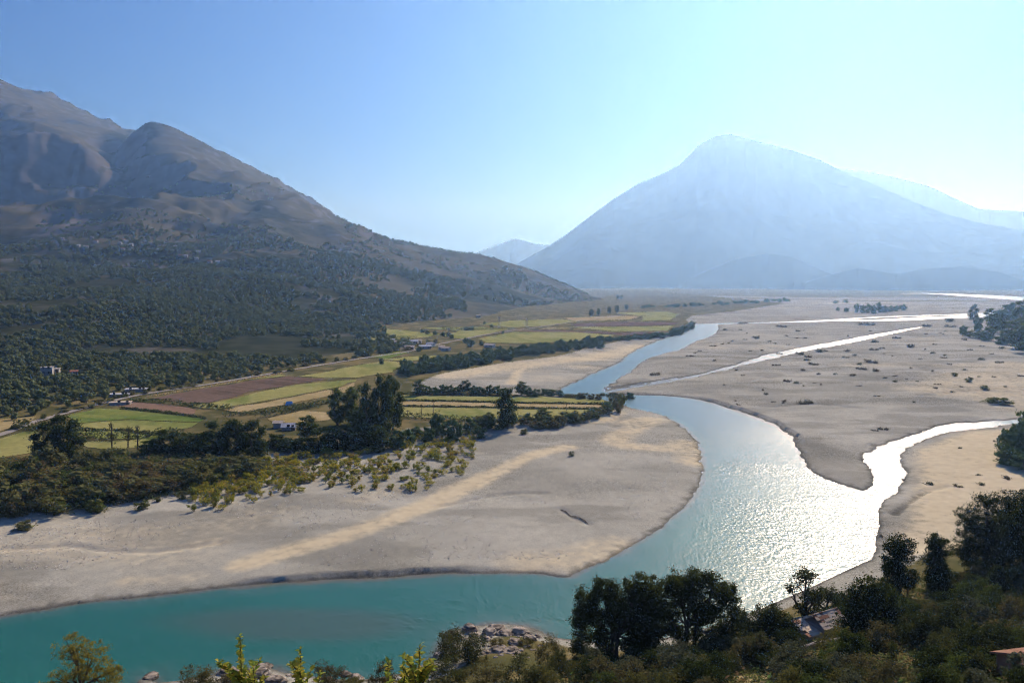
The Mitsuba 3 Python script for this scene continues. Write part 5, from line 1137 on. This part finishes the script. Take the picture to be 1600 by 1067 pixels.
while n < 160:
    u, v = r0.uniform(880, 1640), r0.uniform(885, 1110)
    edge = np.interp(u, [880, 1000, 1150, 1250, 1330, 1380, 1450, 1520, 1640], [1052, 1042, 1022, 1005, 975, 928, 915, 905, 895])
    if v < edge: continue
    if Polygon([(1140, 1067), (1150, 1046), (1195, 1042), (1228, 1067), (1215, 1090), (1150, 1090)]).contains(Point(u, v)) or Polygon([(1365, 1040), (1400, 1010), (1440, 1040), (1490, 1090), (1400, 1090)]).contains(Point(u, v)): continue
    if r0.uniform() < 0.30 and v < 960: continue
    if abs(u - 1285) < 45 and 960 < v < 1030: continue
    near = (v - 880) / 190
    t = ['shrub0', 'shrub1', 'shrub2', 'shrub3', 'shrub4', 'tamarisk1', 'shrub0', 'shrub3'][r0.integers(8)]
    plant('garden_shrub', t, u, v, r0.uniform(16, 38) * (0.7 + 0.7 * near), r0.uniform(24, 52) * (0.7 + 0.7 * near), {'shrub0': 'blackish', 'shrub1': 'fresh green', 'shrub2': 'olive yellow', 'shrub3': 'grey green', 'shrub4': 'brownish', 'tamarisk1': 'feathery green'}[t] + ' shrub on the near right slope ' + (z := ('below the spreading trees' if u < 1160 else 'around the old house' if u < 1350 else 'below the dark round headed tree' if u < 1480 else 'under the big black green tree') + (', bottom edge' if v > 1010 else ', upper part')), 'shrub', f'scrub {z}, {t}')
    n += 1
for k, u, v, h, w, lab in [('dark0', 1330, 1062, 70, 44, 'dark conical tree at the bottom edge below the old house'), ('dark2', 1480, 1010, 60, 70, 'dark leafy tree on the right slope under the garden wall'), ('dark2', 1540, 1050, 66, 80, 'dark leafy tree near the bottom right corner'), ('dark1', 1560, 925, 36, 26, 'small dark tree beside the pole on the garden slope'), ('dark2', 1436, 1010, 44, 54, 'dark bushy tree right of the rusty shed'), ('dark0', 1520, 930, 30, 26, 'small dark tree on the green terrace'), ('open_tree', 1395, 1068, 60, 40, 'thin open tree over the grassy clearing')]:
    plant('slope_tree', k, u, v, h, w, lab, 'tree')
# ground herbs over the planted ground
spots = []
for k in range(2600):
    u, v = r0.uniform(860, 1640), r0.uniform(890, 1110)
    if v < np.interp(u, [860, 1000, 1150, 1250, 1330, 1380, 1450, 1520, 1640], [1052, 1042, 1022, 1005, 975, 928, 912, 900, 890]): continue
    spots.append((hit(u, v), 1.0))
for k in range(900):
    t = r0.uniform(); u = -60 + 470 * t; v = r0.uniform(np.interp(u, [-60, 400], [715, 705]), np.interp(u, [-60, 100, 330, 420], [815, 798, 765, 730]))
    spots.append((hit(u, v), 1.5))
for k, (p, s) in enumerate(spots):
    put(None, f'herb{k % 4}', p, s * r0.uniform(0.7, 1.6), r0.uniform(0, 360), key=f'ground_cover__{k:04d}')
tag('ground_cover', 'dry grass and low herbs between the shrubs', 'herbs', None, 'stuff')

# ------------------------------------------------------------------ leafy shoots close to the camera
def leaf_blade(length, width):
    t = np.linspace(0, 1, 6); w = width * 0.5 * np.sin(np.pi * t ** 0.8) ** 0.9
    mid = np.column_stack([t * length, t * 0, 0.12 * length * np.sin(np.pi * t) - 0.05 * length * t])
    v = np.vstack([mid, mid + np.column_stack([t * 0, w, w * 0.25]), mid + np.column_stack([t * 0, -w, w * 0.25])])
    f = []
    for k in range(5):
        f += [[k, k + 1, k + 7], [k, k + 7, k + 6], [k, k + 12, k + 13], [k, k + 13, k + 1]]
    return v, np.array(f)

def shoot(u, v_top, v_base, dist, spread_px, seed, label, side=3):
    """a leafy upright twig: stem, side twigs and leaves set along them"""
    r = np.random.default_rng(seed)
    top, foot = A(u, v_top, dist), A(u + r.normal() * 6, v_base, dist)
    root = numbered('leafy_shoot'); L = np.linalg.norm(top - foot); px = dist / F
    foot2 = foot - [0, 0, max(0.3, foot[2] - float(ground_z(foot[0], foot[1])))]
    stems = [np.array([foot2, foot, foot * 0.5 + top * 0.5 + r.normal(size=3) * 0.01, top])]
    for k in range(side):
        t = r.uniform(0.05, 0.62); b = foot + (top - foot) * t; a = r.uniform(0, 6.3)
        e = b + np.array([math.cos(a) * spread_px * px, math.sin(a) * spread_px * px, L * r.uniform(0.18, 0.42)])
        stems.append(np.array([b, b * 0.5 + e * 0.5 + [0, 0, 0.02], e]))
    tb = [tube(s, np.linspace(0.012 if k == 0 else 0.007, 0.003, len(s)), 5) for k, s in enumerate(stems)]
    v_, f_, _ = join(tb)
    scene[root + '__stem'] = mikit.ply((v_, f_), 'bark_mat', smooth=True)
    bv, bf = leaf_blade(0.062, 0.034)
    V_, F_, C_, at = [], [], [], 0
    for k, s in enumerate(stems):
        c = samples(s[1:] if k == 0 else s, 0.008)
        for i, q in enumerate(c):
            a = i * 2.4 + r.normal() * 0.5; el = r.uniform(0.1, 0.9); sz = r.uniform(0.55, 1.25) * (1.1 - 0.35 * i / len(c))
            x = np.array([math.cos(a) * math.cos(el), math.sin(a) * math.cos(el), math.sin(el)])
            y = np.cross([0, 0, 1.0], x); y /= np.linalg.norm(y); y = y * math.cos(.6 * r.normal()) + np.cross(x, y) * math.sin(.6 * r.normal()); z = np.cross(x, y)
            V_.append(q + sz * (bv[:, :1] * x + bv[:, 1:2] * y + bv[:, 2:] * z)); F_.append(bf + at); at += len(bv)
            col = np.array([(0.20, 0.21, 0.035), (0.12, 0.16, 0.03), (0.27, 0.23, 0.04)][r.integers(3)]) * r.uniform(0.7, 1.25)
            C_.append(np.tile(col, (len(bv), 1)))
    scene[root + '__leaves'] = mikit.ply((np.vstack(V_), np.vstack(F_)), 'leaf_mat', smooth=False, color=np.clip(np.vstack(C_) * LEAF_SUM, 0, 0.75))
    labels[root + '__leaves'] = {'kind': 'stuff'}
    tag(root, label, 'shoot')
shoot(375, 993, 1130, 6.5, 34, 1, 'leafy shoot with one drooping leaf rising before the water at left', 9); shoot(470, 1013, 1130, 6.0, 22, 2, 'yellow green leafy shoot in the middle of the bottom edge', 7); shoot(606, 1034, 1130, 6.0, 20, 3, 'short leafy shoot left of the tall right one', 7)
shoot(656, 1008, 1130, 5.6, 26, 4, 'tall yellow green leafy shoot below the outcrop', 10); shoot(500, 1050, 1130, 6.0, 14, 5, 'low side shoot right of the middle shoot', 2); shoot(395, 1035, 1130, 6.3, 18, 6, 'low leafy shoot just right of the tall left one', 7)
shoot(630, 1040, 1130, 5.8, 22, 7, 'low leafy shoot between the two right shoots', 7)

LOW_HIGH = {k: (round(float(meshkit.WRITTEN[d['filename']][0][:, 2].min()), 1), round(float(meshkit.WRITTEN[d['filename']][0][:, 2].max()), 1)) for k, d in scene.items() if labels.get(k, {}).get('kind') == 'structure' and d.get('type') == 'ply'}
assert min(v[0] for v in LOW_HIGH.values()) > -21 and max(v[1] for v in LOW_HIGH.values()) < 1555, LOW_HIGH
